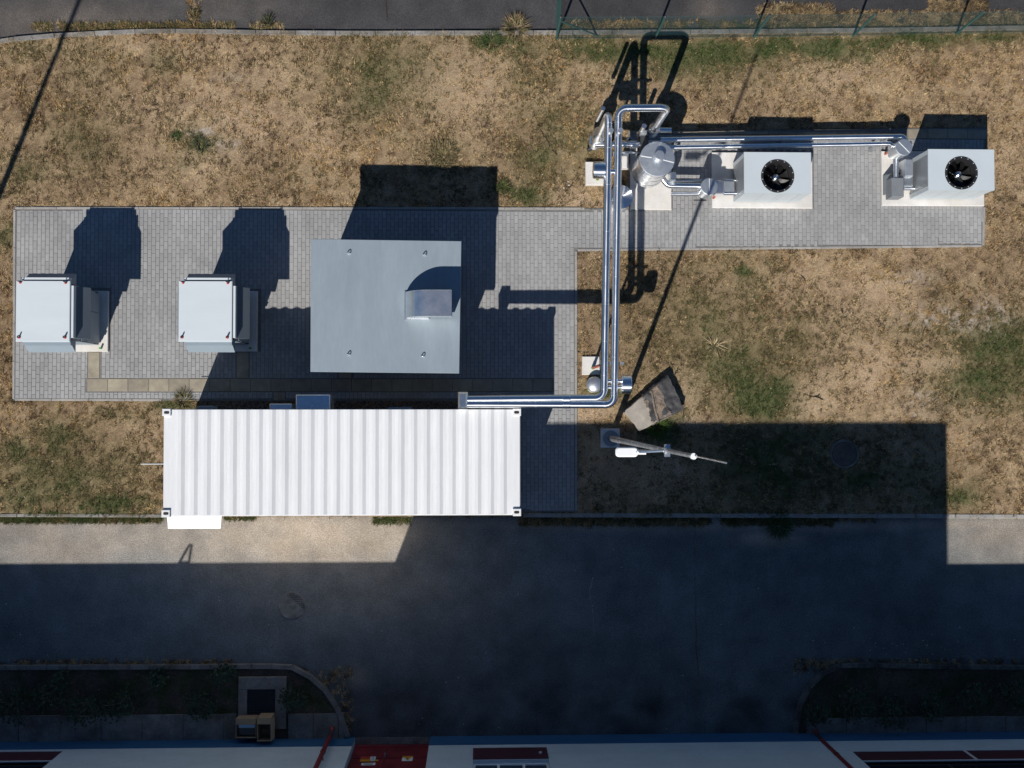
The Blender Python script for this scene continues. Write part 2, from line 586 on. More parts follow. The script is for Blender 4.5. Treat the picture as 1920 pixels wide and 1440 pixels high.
BROWN = [(1160, 560, 90, 110, .8), (1130, 510, 60, 40, .8), (1110, 600, 40, 90, .6), (1240, 540, 60, 60, .5), (150, 620, 200, 200, .0), (70, 200, 90, 60, .5), (190, 300, 80, 70, .45), (500, 290, 60, 40, .55), (10, 600, 30, 200, .6), (1880, 480, 50, 60, .35), (1060, 760, 60, 30, .5), (1200, 660, 50, 70, .4), (220, 820, 120, 40, .35), (950, 300, 70, 60, .4), (1750, 540, 60, 50, .5)]


def splat(lst, px, py, seed):
    wob = 26 * (fbm(px, py, 0.02, seed, 3) - .5)
    wob2 = 26 * (fbm(px, py, 0.02, seed + 9, 3) - .5)
    g = np.zeros_like(px)
    for (cx, cy, rx, ry, s) in lst:
        d = ((px + wob * 1.6 - cx) / rx) ** 2 + ((py + wob2 - cy) / ry) ** 2
        g = np.maximum(g, s * np.exp(-d * 0.9))
    return g


def to_px(x, y):
    # ground plane to source pixels, vectorised
    M = _inv.to_matrix()
    z = -CAM_H
    vx = M[0][0] * x + M[0][1] * y + M[0][2] * z
    vy = M[1][0] * x + M[1][1] * y + M[1][2] * z
    vz = M[2][0] * x + M[2][1] * y + M[2][2] * z
    return 960 + F_PX * vx / -vz, 720 - F_PX * vy / -vz


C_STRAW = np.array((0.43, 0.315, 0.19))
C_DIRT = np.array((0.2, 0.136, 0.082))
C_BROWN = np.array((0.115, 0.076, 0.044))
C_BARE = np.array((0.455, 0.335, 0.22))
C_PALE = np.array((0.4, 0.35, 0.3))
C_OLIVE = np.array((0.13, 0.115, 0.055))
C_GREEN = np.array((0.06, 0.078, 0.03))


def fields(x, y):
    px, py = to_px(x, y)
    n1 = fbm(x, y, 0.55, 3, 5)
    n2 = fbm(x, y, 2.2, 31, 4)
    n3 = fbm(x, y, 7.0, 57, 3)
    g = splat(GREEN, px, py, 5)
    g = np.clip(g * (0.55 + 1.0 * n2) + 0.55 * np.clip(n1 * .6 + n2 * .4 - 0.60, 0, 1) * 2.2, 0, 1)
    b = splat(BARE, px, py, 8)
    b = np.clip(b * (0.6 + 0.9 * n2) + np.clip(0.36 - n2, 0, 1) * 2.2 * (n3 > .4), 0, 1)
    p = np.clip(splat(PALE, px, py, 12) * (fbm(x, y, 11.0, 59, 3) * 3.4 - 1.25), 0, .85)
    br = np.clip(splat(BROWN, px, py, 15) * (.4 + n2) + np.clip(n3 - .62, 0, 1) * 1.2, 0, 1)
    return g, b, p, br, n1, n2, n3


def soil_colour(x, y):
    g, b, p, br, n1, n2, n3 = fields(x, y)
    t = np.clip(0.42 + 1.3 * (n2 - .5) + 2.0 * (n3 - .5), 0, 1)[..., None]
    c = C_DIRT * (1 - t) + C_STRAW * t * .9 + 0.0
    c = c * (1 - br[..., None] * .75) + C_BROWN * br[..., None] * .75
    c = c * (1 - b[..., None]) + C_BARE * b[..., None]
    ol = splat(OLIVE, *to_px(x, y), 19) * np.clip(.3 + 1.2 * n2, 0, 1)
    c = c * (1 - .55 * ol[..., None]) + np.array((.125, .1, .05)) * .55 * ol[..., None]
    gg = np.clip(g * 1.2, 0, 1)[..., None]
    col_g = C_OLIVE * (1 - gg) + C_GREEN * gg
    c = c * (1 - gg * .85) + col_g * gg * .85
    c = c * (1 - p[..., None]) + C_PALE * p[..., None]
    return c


# far ground: one sheet out to the horizon
MB().quad((-600, -600, -0.16), (600, -600, -0.16), (600, 600, -0.16), (-600, 600, -0.16)).build('ground', 'far_ground', kind='structure')

# lawn sheet between the two kerbs, fine inside the frame
xs = np.concatenate([np.arange(-60, -14, 1.5), np.arange(-14, 15.2, 0.06), np.arange(16, 62, 1.5)])
vv = np.linspace(0, 1, 235)
yn = np.interp(xs, nk[:, 0], nk[:, 1])
ys = np.interp(xs, sk[:, 0], sk[:, 1])
XX = np.repeat(xs[:, None], len(vv), 1)
YY = ys[:, None] + (yn - ys)[:, None] * vv[None, :]
ZZ = 0.018 * (fbm(XX, YY, 1.3, 71, 3) - .5) + .022 * (fbm(XX, YY, 6.0, 77, 2) - .5)
edge = np.minimum(vv, 1 - vv)[None, :] * np.ones_like(XX)
msk = np.zeros(XX.shape, bool)
for m_ in MASKS:
    msk |= inside(m_, XX, YY)
ZZ = np.where(msk, -0.035, ZZ - 0.004)
nx, ny = XX.shape
idx = np.arange(nx * ny).reshape(nx, ny)
fc = np.stack([idx[:-1, :-1], idx[1:, :-1], idx[1:, 1:], idx[:-1, 1:]], -1).reshape(-1, 4)
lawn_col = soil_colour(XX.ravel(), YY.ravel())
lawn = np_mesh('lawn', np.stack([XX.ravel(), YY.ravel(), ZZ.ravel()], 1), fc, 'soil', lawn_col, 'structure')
lawn.data.polygons.foreach_set('use_smooth', [True] * len(fc))


# roads -----------------------------------------------------------
def road_sheet(name, x0, x1, ylo, yhi, res, zf, colf):
    gx = np.concatenate([np.arange(-60, x0, 2.0), np.arange(x0, x1, res), np.arange(x1 + .5, 62, 2.0)])
    gv = np.linspace(0, 1, 110)
    lo = ylo(gx)
    hi = yhi(gx)
    X = np.repeat(gx[:, None], len(gv), 1)
    Y = lo[:, None] + (hi - lo)[:, None] * gv[None, :]
    Zs = np.full(X.shape, zf)
    a, b = X.shape
    ii = np.arange(a * b).reshape(a, b)
    f = np.stack([ii[:-1, :-1], ii[1:, :-1], ii[1:, 1:], ii[:-1, 1:]], -1).reshape(-1, 4)
    return np_mesh(name, np.stack([X.ravel(), Y.ravel(), Zs.ravel()], 1), f, 'asphalt', colf(X.ravel(), Y.ravel()), 'structure')


FACADE_Y = U(960, 1383).y


def col_south(x, y):
    px, py = to_px(x, y)
    n1 = fbm(x, y, .35, 91, 4)[..., None]
    n2 = fbm(x, y, 1.6, 95, 4)[..., None]
    n3 = fbm(x, y, .8, 97, 5)[..., None]
    base = np.array((0.122, 0.138, 0.146)) * (0.92 + .45 * (n1 - .5) + .45 * (n3 - .45))
    base = base * (1 + .5 * np.exp(-((px - 560) / 520) ** 2 - ((py - 1120) / 150) ** 2)[..., None])
    dust = np.exp(-((px - 560) / 330) ** 2 - ((py - 1005) / 85) ** 2) * .95
    dust = np.maximum(dust, .62 * np.exp(-((px - 150) / 260) ** 2 - ((py - 1010) / 80) ** 2))
    dust = np.maximum(dust, .75 * np.exp(-((px - 1440) / 60) ** 2 - ((py - 1010) / 14) ** 2))
    dust = np.maximum(dust, .5 * np.exp(-((px - 1900) / 180) ** 2 - ((py - 1010) / 70) ** 2))
    dust = np.maximum(dust, .45 * np.exp(-((px - 700) / 260) ** 2 - ((py - 1100) / 80) ** 2))
    dust = np.maximum(dust, .5 * np.exp(-((px - 665) / 26) ** 2 - ((py - 1268) / 22) ** 2))
    dust = np.maximum(dust, .5 * np.exp(-((py - 985) / 14) ** 2))
    dust = np.clip(dust[..., None] * (.55 + .9 * n2), 0, 1)
    c = base * (1 - dust) + np.array((0.4, 0.335, 0.265)) * dust
    # dark brown blotches, denser towards the building side
    blotch = np.clip((py - 1235) / 90, 0, 1)[..., None] * np.clip(n2 * 1.8 - .45, 0, 1)
    c = c * (1 - .8 * blotch) + np.array((0.035, 0.026, 0.026)) * .8 * blotch
    return c


def col_north(x, y):
    px, py = to_px(x, y)
    n1 = fbm(x, y, .5, 191, 4)[..., None]
    n2 = fbm(x, y, 1.9, 195, 4)[..., None]
    base = np.array((0.056, 0.0545, 0.057)) * (0.8 + .4 * n1)
    d = np.maximum(.5 * np.exp(-((px - 120) / 190) ** 2 - ((py - 40) / 40) ** 2), .34 * np.exp(-((px - 430) / 120) ** 2 - ((py - 15) / 30) ** 2))
    d = np.maximum(d, .55 * np.exp(-((px - 1330) / 40) ** 2 - ((py - 20) / 26) ** 2))
    d = np.clip(d[..., None] * (.3 + 1.2 * n2), 0, 1)
    return base * (1 - d) + np.array((0.19, 0.16, 0.13)) * d


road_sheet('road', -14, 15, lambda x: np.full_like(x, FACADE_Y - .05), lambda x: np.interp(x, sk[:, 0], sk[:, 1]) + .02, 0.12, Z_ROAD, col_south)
road_sheet('parking_area', -14, 15, lambda x: np.interp(x, nk[:, 0], nk[:, 1]) - .02, lambda x: np.interp(x, nk[:, 0], nk[:, 1]) + 18, 0.12, -0.06, col_north)


# kerbs -----------------------------------------------------------
def kerb_run(root, pts, width, ztop, zbot, m='kerb_concrete', length=1.0, vis=(-14.5, 15.5)):
    """individual kerb stones along a polyline (world xy)"""
    pts = [Vector(p) for p in pts]
    L = [0]
    for a, b in zip(pts, pts[1:]):
        L.append(L[-1] + (b - a).length)

    def at(d):
        for i in range(len(pts) - 1):
            if d <= L[i + 1] or i == len(pts) - 2:
                return pts[i].lerp(pts[i + 1], (d - L[i]) / max(1e-6, L[i + 1] - L[i]))
    d = 0
    while d < L[-1] - 0.05:
        e = min(d + length, L[-1])
        a, b = at(d + .004), at(e - .004)
        t = (b - a).normalized()
        nrm = Vector((-t.y, t.x)) * width / 2
        if vis[0] < a.x < vis[1]:
            jz = random.uniform(-.006, .006)
            MB().bprism([tuple(a - nrm), tuple(b - nrm), tuple(b + nrm), tuple(a + nrm)], zbot, ztop + jz, .012).build('kerb_stone', m, root)
        d = e


def densify(px_pts, z, n=6):
    out = []
    for a, b in zip(px_pts, px_pts[1:]):
        for k in range(n):
            out.append(UX(a[0] + (b[0] - a[0]) * k / n, a[1] + (b[1] - a[1]) * k / n, z))
    out.append(UX(*px_pts[-1], z))
    return out


def bed_strip(name, pts, width, z0, z1):
    """the mortar bed under a kerb, root of its stones"""
    m = MB()
    for a, b in zip(pts, pts[1:]):
        a, b = Vector(a), Vector(b)
        t = (b - a).normalized()
        nrm = Vector((-t.y, t.x)) * width / 2
        m.prism([tuple(a - nrm), tuple(b - nrm), tuple(b + nrm), tuple(a + nrm)], z0, z1)
    return m.build(name, 'joint_sand', kind='structure')


def smooth_px(pts, n=5):
    """Catmull-Rom through pixel points"""
    out = []
    p = [pts[0]] + pts + [pts[-1]]
    for i in range(1, len(p) - 2):
        for k in range(n):
            t = k / n
            q = []
            for c in (0, 1):
                a, b, d, e = p[i - 1][c], p[i][c], p[i + 1][c], p[i + 2][c]
                q.append(.5 * (2 * b + (d - a) * t + (2 * a - 5 * b + 4 * d - e) * t * t + (3 * b - a - 3 * d + e) * t ** 3))
            out.append(tuple(q))
    out.append(pts[-1])
    return out


nkp = [UX(*p, 0) for p in smooth_px([(-200, 112), (-90, 92), (0, 77), (60, 70), (150, 64), (300, 58), (500, 61), (700, 62), (1040, 61), (1500, 58), (1920, 52), (2100, 50)], 4)]
r = bed_strip('kerb', nkp, .1, -.14, -.05)
kerb_run(r, nkp, .125, .022, -.1)
skp = [UX(*p, 0) for p in [(-200, 965), (0, 966), (305, 967)]]
r = bed_strip('kerb', skp, .08, -.14, -.05)
kerb_run(r, skp, .085, .012, -.1)
skp = [UX(*p, 0) for p in [(980, 966), (1080, 966), (1920, 968), (2150, 969)]]
r = bed_strip('kerb', skp, .08, -.14, -.05)
kerb_run(r, skp, .11, .016, -.1, m='concrete')

# planting beds beside the building --------------------------------------
BED_L = smooth_px([(-300, 1256), (0, 1252), (300, 1251), (520, 1250), (552, 1256), (585, 1272), (610, 1295), (630, 1325), (642, 1352), (652, 1383)], 4)
BED_R = smooth_px([(2300, 1250), (1920, 1252), (1610, 1248), (1575, 1250), (1545, 1262), (1522, 1283), (1505, 1312), (1496, 1345), (1492, 1383)], 4)


def bed_sheet(name, px_line, far_x, z):
    pts = [UX(*p, 0) for p in px_line]
    poly = pts + [(far_x, FACADE_Y + .0), (far_x, pts[0][1])]
    m = MB()
    # fan strips down to the facade line
    for a, b in zip(pts, pts[1:]):
        m.prism([a, b, (b[0], FACADE_Y - .02), (a[0], FACADE_Y - .02)] if abs(b[1] - FACADE_Y) > .05 else [a, b, (a[0], FACADE_Y - .02)], -.14, z)
    return m


def bed_mesh(name, px_line, right):
    pts = np.array([UX(*p, 0) for p in px_line])
    if pts[0, 0] > pts[-1, 0]:
        pts = pts[::-1]
    gx = np.arange(pts[0, 0] + .01, pts[-1, 0] - .01, .09)
    top = np.interp(gx, pts[:, 0], pts[:, 1])
    gv = np.linspace(0, 1, 22)
    X = np.repeat(gx[:, None], 22, 1)
    Y = FACADE_Y - .05 + (top - FACADE_Y + .05)[:, None] * gv[None]
    Zs = -0.03 + .05 * (fbm(X, Y, 2.5, 301, 3) - .5)
    ii = np.arange(X.size).reshape(X.shape)
    f = np.stack([ii[:-1, :-1], ii[1:, :-1], ii[1:, 1:], ii[:-1, 1:]], -1).reshape(-1, 4)
    n = fbm(X, Y, 1.6, 311, 4).ravel()[:, None]
    n2 = fbm(X, Y, 4.0, 317, 3).ravel()[:, None]
    c = np.array((0.085, 0.066, 0.055)) * (.5 + n)
    gk = np.clip(n2 * 2.4 - .95, 0, 1)
    c = c * (1 - gk) + np.array((0.035, 0.05, 0.02)) * gk
    return np_mesh(name, np.stack([X.ravel(), Y.ravel(), Zs.ravel()], 1), f, 'soil', c, 'structure')


bed_mesh('planting_bed', BED_L, False)
bed_mesh('planting_bed', BED_R, True)
for line, nm in ((BED_L, 'l'), (BED_R, 'r')):
    pts = [UX(*p, 0) for p in line]
    r = bed_strip('kerb', pts, .1, -.14, -.06)
    kerb_run(r, pts, .12, 0.02, -.11, m='concrete_dirty' if nm == 'l' else 'kerb_dark', length=.5)


# concrete strip along the building base: individual slabs
def strip_slabs(px0, px1, top_py, step, skip=()):
    root = None
    y1 = U(px0, top_py).y
    y0 = FACADE_Y + .006
    x, xe = U(px0, 1360).x, U(px1, 1360).x
    root = MB().box(x, xe, y0, y1, -.13, -.045).build('building_apron', 'joint_sand', kind='structure')
    while x < xe - .1:
        e = min(x + step, xe)
        MB().bbox(x + .005, e - .005, y0 + .003, y1 - .003 + random.uniform(-.02, .0), -.12, .006 + random.uniform(-.008, .008), .008).build('concrete_slab', 'concrete_dirty', root)
        x = e


strip_slabs(-120, 443, 1343, 1.0)
strip_slabs(540, 646, 1338, 0.62)
strip_slabs(1512, 2060, 1346, 1.02)

# ================================================================== PAVING
pave_base = MB().prism(PAVE, -.03, .014).build('paving', 'joint_sand', kind='structure')
BW, BL = 0.1005, 0.201
DUCTS = []   # rectangles in world xy kept free of bricks


def rect_px(x0, y0, x1, y1, z=0.0):
    a, b = U(x0, y0, z), U(x1, y1, z)
    return (min(a.x, b.x), min(a.y, b.y), max(a.x, b.x), max(a.y, b.y))


DUCTS += [rect_px(164, 709, 1036, 735), rect_px(165, 656, 188, 712), rect_px(443, 656, 468, 712), rect_px(634, 690, 660, 712), rect_px(512, 733, 536, 752)]
PADS = [rect_px(1335, 284, 1524, 390), rect_px(1653, 282, 1846, 386), rect_px(1180, 262, 1259, 393), rect_px(92, 540, 208, 658), rect_px(398, 542, 488, 659),
        rect_px(1178, 236, 1705, 256), rect_px(1700, 236, 1850, 262)]
avoid = DUCTS + PADS + [rect_px(640, 470, 830, 690)]


def brick_verts(cx, cy, lx, ly, zt, b=.006):
    hx, hy = lx / 2, ly / 2
    lo = [(-hx, -hy), (hx, -hy), (hx, hy), (-hx, hy)]
    v = [(cx + a, cy + c, .0) for a, c in lo] + [(cx + a, cy + c, zt - b) for a, c in lo]
    v += [(cx + a * (1 - b / hx), cy + c * (1 - b / hy), zt) for a, c in lo]
    return v


BF = [(8, 9, 10, 11)]
for k in (0, 4):
    BF += [(k + i, k + (i + 1) % 4, k + 4 + (i + 1) % 4, k + 4 + i) for i in range(4)]
px0, px1 = min(p[0] for p in PAVE), max(p[0] for p in PAVE)
py0, py1 = min(p[1] for p in PAVE), max(p[1] for p in PAVE)
inn = [(p[0], p[1]) for p in PAVE]
cells = []
ix = 0
x = px0 + .075
while x < px1 - .06:
    cx = x + BW / 2
    off = (ix % 2) * BL / 2
    y = py1 - .02 - off
    while y > py0:
        cells.append((cx, y - BL / 2))
        y -= BL
    x += BW
    ix += 1
cells = np.array(cells)


def shrunk_ok(c, mx, my):
    ok = np.ones(len(c), bool)
    for sx in (-1, 1):
        for sy in (-1, 1):
            ok &= inside(inn, c[:, 0] + sx * mx, c[:, 1] + sy * my)
    return ok


full = shrunk_ok(cells, BW / 2 + .055, BL / 2 + .055)
half = ~full & inside(inn, cells[:, 0], cells[:, 1])
lists = []
for (cx, cy), fu, ha in zip(cells, full, half):
    if not fu and not ha:
        continue
    ly, cyy, lx_, cxx = BL, cy, BW, cx
    if not fu:
        # cut brick at the border: the largest piece that still fits
        best = None
        for tx in (0, .02, .04, .06):
            for ty in (0, .05, .1, .14):
                for sgx in (-1, 1):
                    for sgy in (-1, 1):
                        c2 = np.array([[cx + sgx * tx / 2, cy + sgy * ty / 2]])
                        ar = (BW - tx) * (BL - ty)
                        if (best is None or ar > best[0]) and shrunk_ok(c2, (BW - tx) / 2 + .033, (BL - ty) / 2 + .033)[0]:
                            best = (ar, BW - tx, BL - ty, c2[0, 0], c2[0, 1])
        if best is None:
            continue
        _, lx_, ly, cxx, cyy = best
    x0, x1, y0, y1 = cxx - lx_ / 2, cxx + lx_ / 2, cyy - ly / 2, cyy + ly / 2
    bad = False
    for (a, b, c, d) in avoid:
        if x1 > a and x0 < c and y1 > b and y0 < d:
            # keep it if it only grazes the rectangle, trimming its end
            if cx > a and cx < c:
                if y1 > d and y0 > b and d - y0 < ly * .7:
                    y0 = d + .004
                elif y0 < b and y1 < d and y1 - b < ly * .7:
                    y1 = b - .004
                else:
                    bad = True
            else:
                ov = min(x1 - a, c - x0)
                if ov > .055:
                    bad = True
                elif cx < a:
                    x1 = a - .003
                else:
                    x0 = c + .003
            if bad:
                break
    if bad or x1 - x0 < .03 or y1 - y0 < .03:
        continue
    lists.append(((x0 + x1) / 2, (y0 + y1) / 2, x1 - x0 - .006, y1 - y0 - .006))
brick_me = None
n_ind = 0
mv, mf = [], []
for (cx, cy, lx, ly) in lists:
    qx, qy = P(cx, cy)
    zt = .024 + random.uniform(-.0022, .0022)
    whole = abs(lx - (BW - .006)) < 1e-4 and abs(ly - (BL - .006)) < 1e-4
    if whole and n_ind < 300 and 210 < qx < 331 and 396 < qy < 652 and not (qx < 272 and qy < 530):
        if brick_me is None:
            mm = MB()
            mm.add(brick_verts(0, 0, lx, ly, .024), BF)
            ob = mm.build('brick', 'brick', pave_base)
            brick_me = ob.data
        else:
            ob = bpy.data.objects.new('brick', brick_me)
            COL.objects.link(ob)
            ob.parent = pave_base
        ob.location = (cx, cy, random.uniform(-.002, .002))
        ob.rotation_euler = (random.uniform(-.006, .006), random.uniform(-.006, .006), random.uniform(-.012, .012))
        n_ind += 1
    else:
        o0 = len(mv)
        mv += brick_verts(cx, cy, lx, ly, zt)
        mf += [tuple(i + o0 for i in f) for f in BF]
np_mesh('bricks', np.array(mv), np.array(mf), 'brick_mass', kind='stuff', parent=pave_base)


# edging strips round the paving
def edging(pts_px, w=.06):
    for a, b in zip(pts_px, pts_px[1:]):
        A, B = Vector(UX(*a)), Vector(UX(*b))
        L = (B - A).length
        t = (B - A) / L
        nrm = Vector((-t.y, t.x)) * w / 2
        n = max(1, round(L / 1.0))
        for k in range(n):
            p, q = A + t * (L * k / n + .003), A + t * (L * (k + 1) / n - .003)
            MB().bprism([tuple(p - nrm), tuple(q - nrm), tuple(q + nrm), tuple(p + nrm)], -.03, .03 + random.uniform(-.003, .003), .008).build('edging_stone', 'concrete', pave_base)


edging([(1096, 391), (29, 390)])
edging([(28, 393), (26, 748)])
edging([(29, 749), (303, 750)])
edging([(1845, 388), (1843, 460)])
edging([(1840, 461), (1083, 469)])
edging([(1080, 471), (1080, 958)])


# duct cover slabs (individual, paler and browner than the bricks)
def slabs(rect, along_x, step, name='duct_slab'):
    a, b, c, d = rect
    s0, e0 = (a, c) if along_x else (b, d)
    n = max(1, round((e0 - s0) / step))
    st = (e0 - s0) / n
    for k in range(n):
        lo, hi = s0 + k * st + .005, s0 + (k + 1) * st - .005
        z = .027 + random.uniform(-.004, .004)
        if along_x:
            MB().bbox(lo, hi, b + .016, d - .016, -.02, z, .006).build(name, 'duct_slab', pave_base)
        else:
            MB().bbox(a + .016, c - .016, lo, hi, -.02, z, .006).build(name, 'duct_slab', pave_base)


slabs(rect_px(164, 709, 1036, 735), True, .5)
slabs(rect_px(165, 660, 188, 709), False, .5)
slabs(rect_px(443, 660, 468, 709), False, .5)
slabs(rect_px(634, 697, 660, 709), False, .5)
slabs(rect_px(512, 735, 536, 751), False, .5)
# pale slabs under the low pipes and behind the right-hand cooler
slabs(rect_px(1178, 244, 1700, 256), True, .9, 'channel_slab')
slabs(rect_px(1702, 241, 1850, 262), True, .55, 'channel_slab')


# gravel strip between paving and container
def gravel(px0, px1, py0, py1, n, name):
    a, b, c, d = rect_px(px0, py0, px1, py1)
    V, F = [], []
    for i in range(n):
        cx, cy = RNG.uniform(a, c), RNG.uniform(b, d)
        s = RNG.uniform(.012, .032)
        th = RNG.uniform(0, 6.28)
        o0 = len(V)
        for k in range(4):
            t = th + k * math.pi / 2
            V.append((cx + math.cos(t) * s * RNG.uniform(.7, 1.2), cy + math.sin(t) * s * RNG.uniform(.7, 1.2), RNG.uniform(-.01, .01)))
        V.append((cx, cy, s * .9))
        F += [(o0, o0 + 1, o0 + 4), (o0 + 1, o0 + 2, o0 + 4), (o0 + 2, o0 + 3, o0 + 4), (o0 + 3, o0, o0 + 4)]
    return np_mesh(name, np.array(V), np.array(F), 'gravel', kind='stuff')


gravel(380, 966, 753, 766, 1500, 'gravel')
# ================================================================== BUILDING (south side)
FY = FACADE_Y
XT0, XT1 = U(612, 1383).x, U(1559, 1383).x
H_TALL, H_LOW = 8.32, 4.52


def wall_with_openings(x0, x1, z0, z1, openings, t=.3):
    xs_ = sorted({x0, x1, *[o[0] for o in openings], *[o[1] for o in openings]})
    zs_ = sorted({z0, z1, *[o[2] for o in openings], *[o[3] for o in openings]})
    m = MB()
    for a, b in zip(xs_, xs_[1:]):
        run = None
        for c, d in zip(zs_, zs_[1:]):
            hole = any(o[0] <= a + 1e-6 and o[1] >= b - 1e-6 and o[2] <= c + 1e-6 and o[3] >= d - 1e-6 for o in openings)
            if not hole:
                run = (run[0], d) if run else (c, d)
            if hole or d == zs_[-1]:
                if run:
                    m.box(a, b, FY - t, FY, run[0], run[1])
                run = None
    return m


def window_unit(root, x0, x1, z0, z1, panes, y=FY - .09, w=.06, fm='white_plain'):
    fr = MB()
    fr.box(x0, x1, y - .05, y, z0, z0 + w).box(x0, x1, y - .05, y, z1 - w, z1)
    xs_ = [x0 + (x1 - x0) * k / panes for k in range(panes + 1)]
    for k, xx in enumerate(xs_):
        a = max(x0, xx - w / 2) if k else x0
        a = min(a, x1 - w)
        fr.box(a, a + w, y - .052, y + .002, z0 + w, z1 - w)
    f = fr.build('window', fm, root)
    for k in range(panes):
        MB().box(xs_[k] + w * .5, xs_[k + 1] - w * .5, y - .04, y - .03, z0 + w, z1 - w).build('pane', 'glass_dark', f)
    return f


def shell(root, x0, x1, h):
    """roof, back and side walls behind the facade wall"""
    m = MB()
    m.box(x0, x1, FY - 9.0, FY - 8.7, -.1, h)
    m.box(x0, x0 + .3, FY - 8.7, FY - .3, -.1, h)
    m.box(x1 - .3, x1, FY - 8.7, FY - .3, -.1, h)
    m.build('rear_wall', 'plaster', root)
    MB().box(x0 + .3, x1 - .3, FY - 8.7, FY - .3, h - .45, h - .25).build('roof', 'roofing', root)
    MB().box(x0 + .32, x1 - .32, FY - 1.2, FY - 1.1, 0, h - .5).build('dark_interior', 'black_gap', root)  # black sheet painting the dark of the interior behind the windows


# tall middle hall
hall = thing('factory_hall', ((XT0 + XT1) / 2, FY, 0), 'tall grey plastered hall with red double door and blue plinth along the road', 'building')
D0, D1 = U(665, 1384).x, U(806, 1384).x
WA, WB = VY(887, 1404, FY), VY(1025, 1423, FY)
W2 = (WA.x, VY(1025, 1404, FY).x, WB.z + .03, 3.0)
hall_open = [(D0, D1, -.1, 2.9), W2]
wall_with_openings(XT0, XT1, -.1, H_TALL, hall_open).build('wall', 'plaster', hall)
shell(hall, XT0, XT1, H_TALL)
for a, b in ((XT0, D0), (D1, XT1)):
    MB().box(a + .001, b - .001, FY + .001, FY + .022, -.1, .55).build('plinth', 'plinth_blue', hall)
MB().box(WA.x, W2[1], FY + .001, FY + .02, WA.z, WB.z).build('window_panel', 'burgundy', hall)
p = VY(1013, 1412, FY + .02)
MB().cyl((p.x, FY + .021, p.z), (p.x, FY + .05, p.z), .035, 16).build('wall_lamp', 'white_plain', hall)
window_unit(hall, W2[0] + .002, W2[1] - .002, W2[2], W2[3], 3)
a, b = VY(813, 1392, FY), VY(826, 1397, FY)
MB().box(a.x, b.x, FY + .001, FY + .012, a.z, b.z).build('wall_plate', 'white_plain', hall)
# red double door, set back in its opening
DY = FY - .16
mid = (D0 + D1) / 2 - .1
for k, (a, b) in enumerate(((D0 + .012, mid - .004), (mid + .004, D1 - .012))):
    m = MB().box(a, b, DY - .06, DY, -.07, 2.86)
    for zz in (.12, .95, 1.8, 2.6):
        m.box(a + .05, b - .05, DY + .0005, DY + .012, zz, zz + .045)
    leaf = m.build('door', 'door_red', hall)
    if k == 0:
        q = VY(722, 1417, DY)
        MB().box(q.x - .02, q.x + .02, DY + .001, DY + .05, q.z - .08, q.z + .08).build('handle', 'steel_grey', leaf)
        for (x0, y0, x1, y1, mm) in ((677, 1420, 694, 1424, 'red'), (676, 1425, 694, 1429, 'orange'), (695, 1420, 703, 1428, 'white_plain'), (678, 1432, 703, 1436, 'white_plain'), (703, 1426, 709, 1428, 'yellow')):
            u, v = VY(x0, y0, DY), VY(x1, y1, DY)
            MB().box(u.x, v.x, DY + .013, DY + .017, u.z, v.z).build('notice', mm, leaf)
        for (x0, y0, x1, y1) in ((681, 1433.2, 700, 1433.8), (683, 1434.6, 698, 1435.1), (696.5, 1421.5, 701.5, 1422.1), (696.5, 1424, 701, 1424.6), (696.5, 1426.2, 701.5, 1426.8)):
            u, v = VY(x0, y0, DY), VY(x1, y1, DY)
            MB().box(u.x, v.x, DY + .0172, DY + .0185, u.z, v.z).build('print_line', 'dark_steel', leaf)
    else:
        u, v = VY(755, 1419, DY), VY(773, 1428, DY)
        MB().box(u.x, v.x, DY + .013, DY + .016, u.z, v.z).build('notice', 'white_plain', leaf)
        w_ = VY(773, 1421.5, DY)
        MB().box(u.x, v.x, DY + .0162, DY + .018, u.z, w_.z).build('notice_band', 'orange', leaf)
        # warning triangle, point towards the ceiling of the opening
        t0, t1, t2 = VY(758, 1421.8, DY), VY(770, 1421.8, DY), VY(764, 1427, DY)
        yy = DY + .019
        MB().slab((t1.x, yy, t1.z), (t0.x, yy, t0.z), (t2.x - .002, yy, t2.z), (t2.x + .002, yy, t2.z), .0012).build('warning_triangle', 'orange', leaf)
        c0 = VY(764, 1423.3, DY)
        MB().box(c0.x - .008, c0.x + .008, DY + .0192, DY + .0205, c0.z - .02, c0.z + .05).build('warning_mark', 'dark_steel', leaf)
MB().box(D0 - .0, D1 + .0, FY - .16, FY + .01, -.1, -.075).build('threshold', 'concrete_dirty', hall)

# low wings
X_L0, X_R1 = -34.0, 36.0
PL = VY(118, 1408, FY), VY(118, 1425, FY)
wing = thing('side_wing', ((X_L0 + XT0) / 2, FY, 0), 'low grey plastered wing at the lower left, with a long burgundy window band', 'building', 'low wings of the factory')
o = (PL[0].x - 7.0, PL[0].x, PL[0].z, 3.05)
wall_with_openings(X_L0, XT0 - .002, -.1, H_LOW, [o]).build('wall', 'plaster', wing)
shell(wing, X_L0, XT0 - .002, H_LOW)
MB().box(X_L0, XT0 - .003, FY + .001, FY + .022, -.1, .55).build('plinth', 'plinth_blue', wing)
MB().box(o[0] + .002, o[1] - .002, FY - .05, FY - .012, o[2] + .002, PL[1].z).build('window_panel', 'burgundy', wing)
MB().box(o[0] + .002, o[1] - .002, FY - .03, FY - .005, PL[1].z, PL[1].z + .035).build('window_sill', 'white_plain', wing)
window_unit(wing, o[0] + .002, o[1] - .002, PL[1].z + .04, 3.04, 4, w=.05, fm='dark_steel')
a, b = VY(152, 1394, FY), VY(164, 1400, FY)
MB().box(a.x, b.x, FY + .001, FY + .012, a.z, b.z).build('wall_plate', 'white_plain', wing)

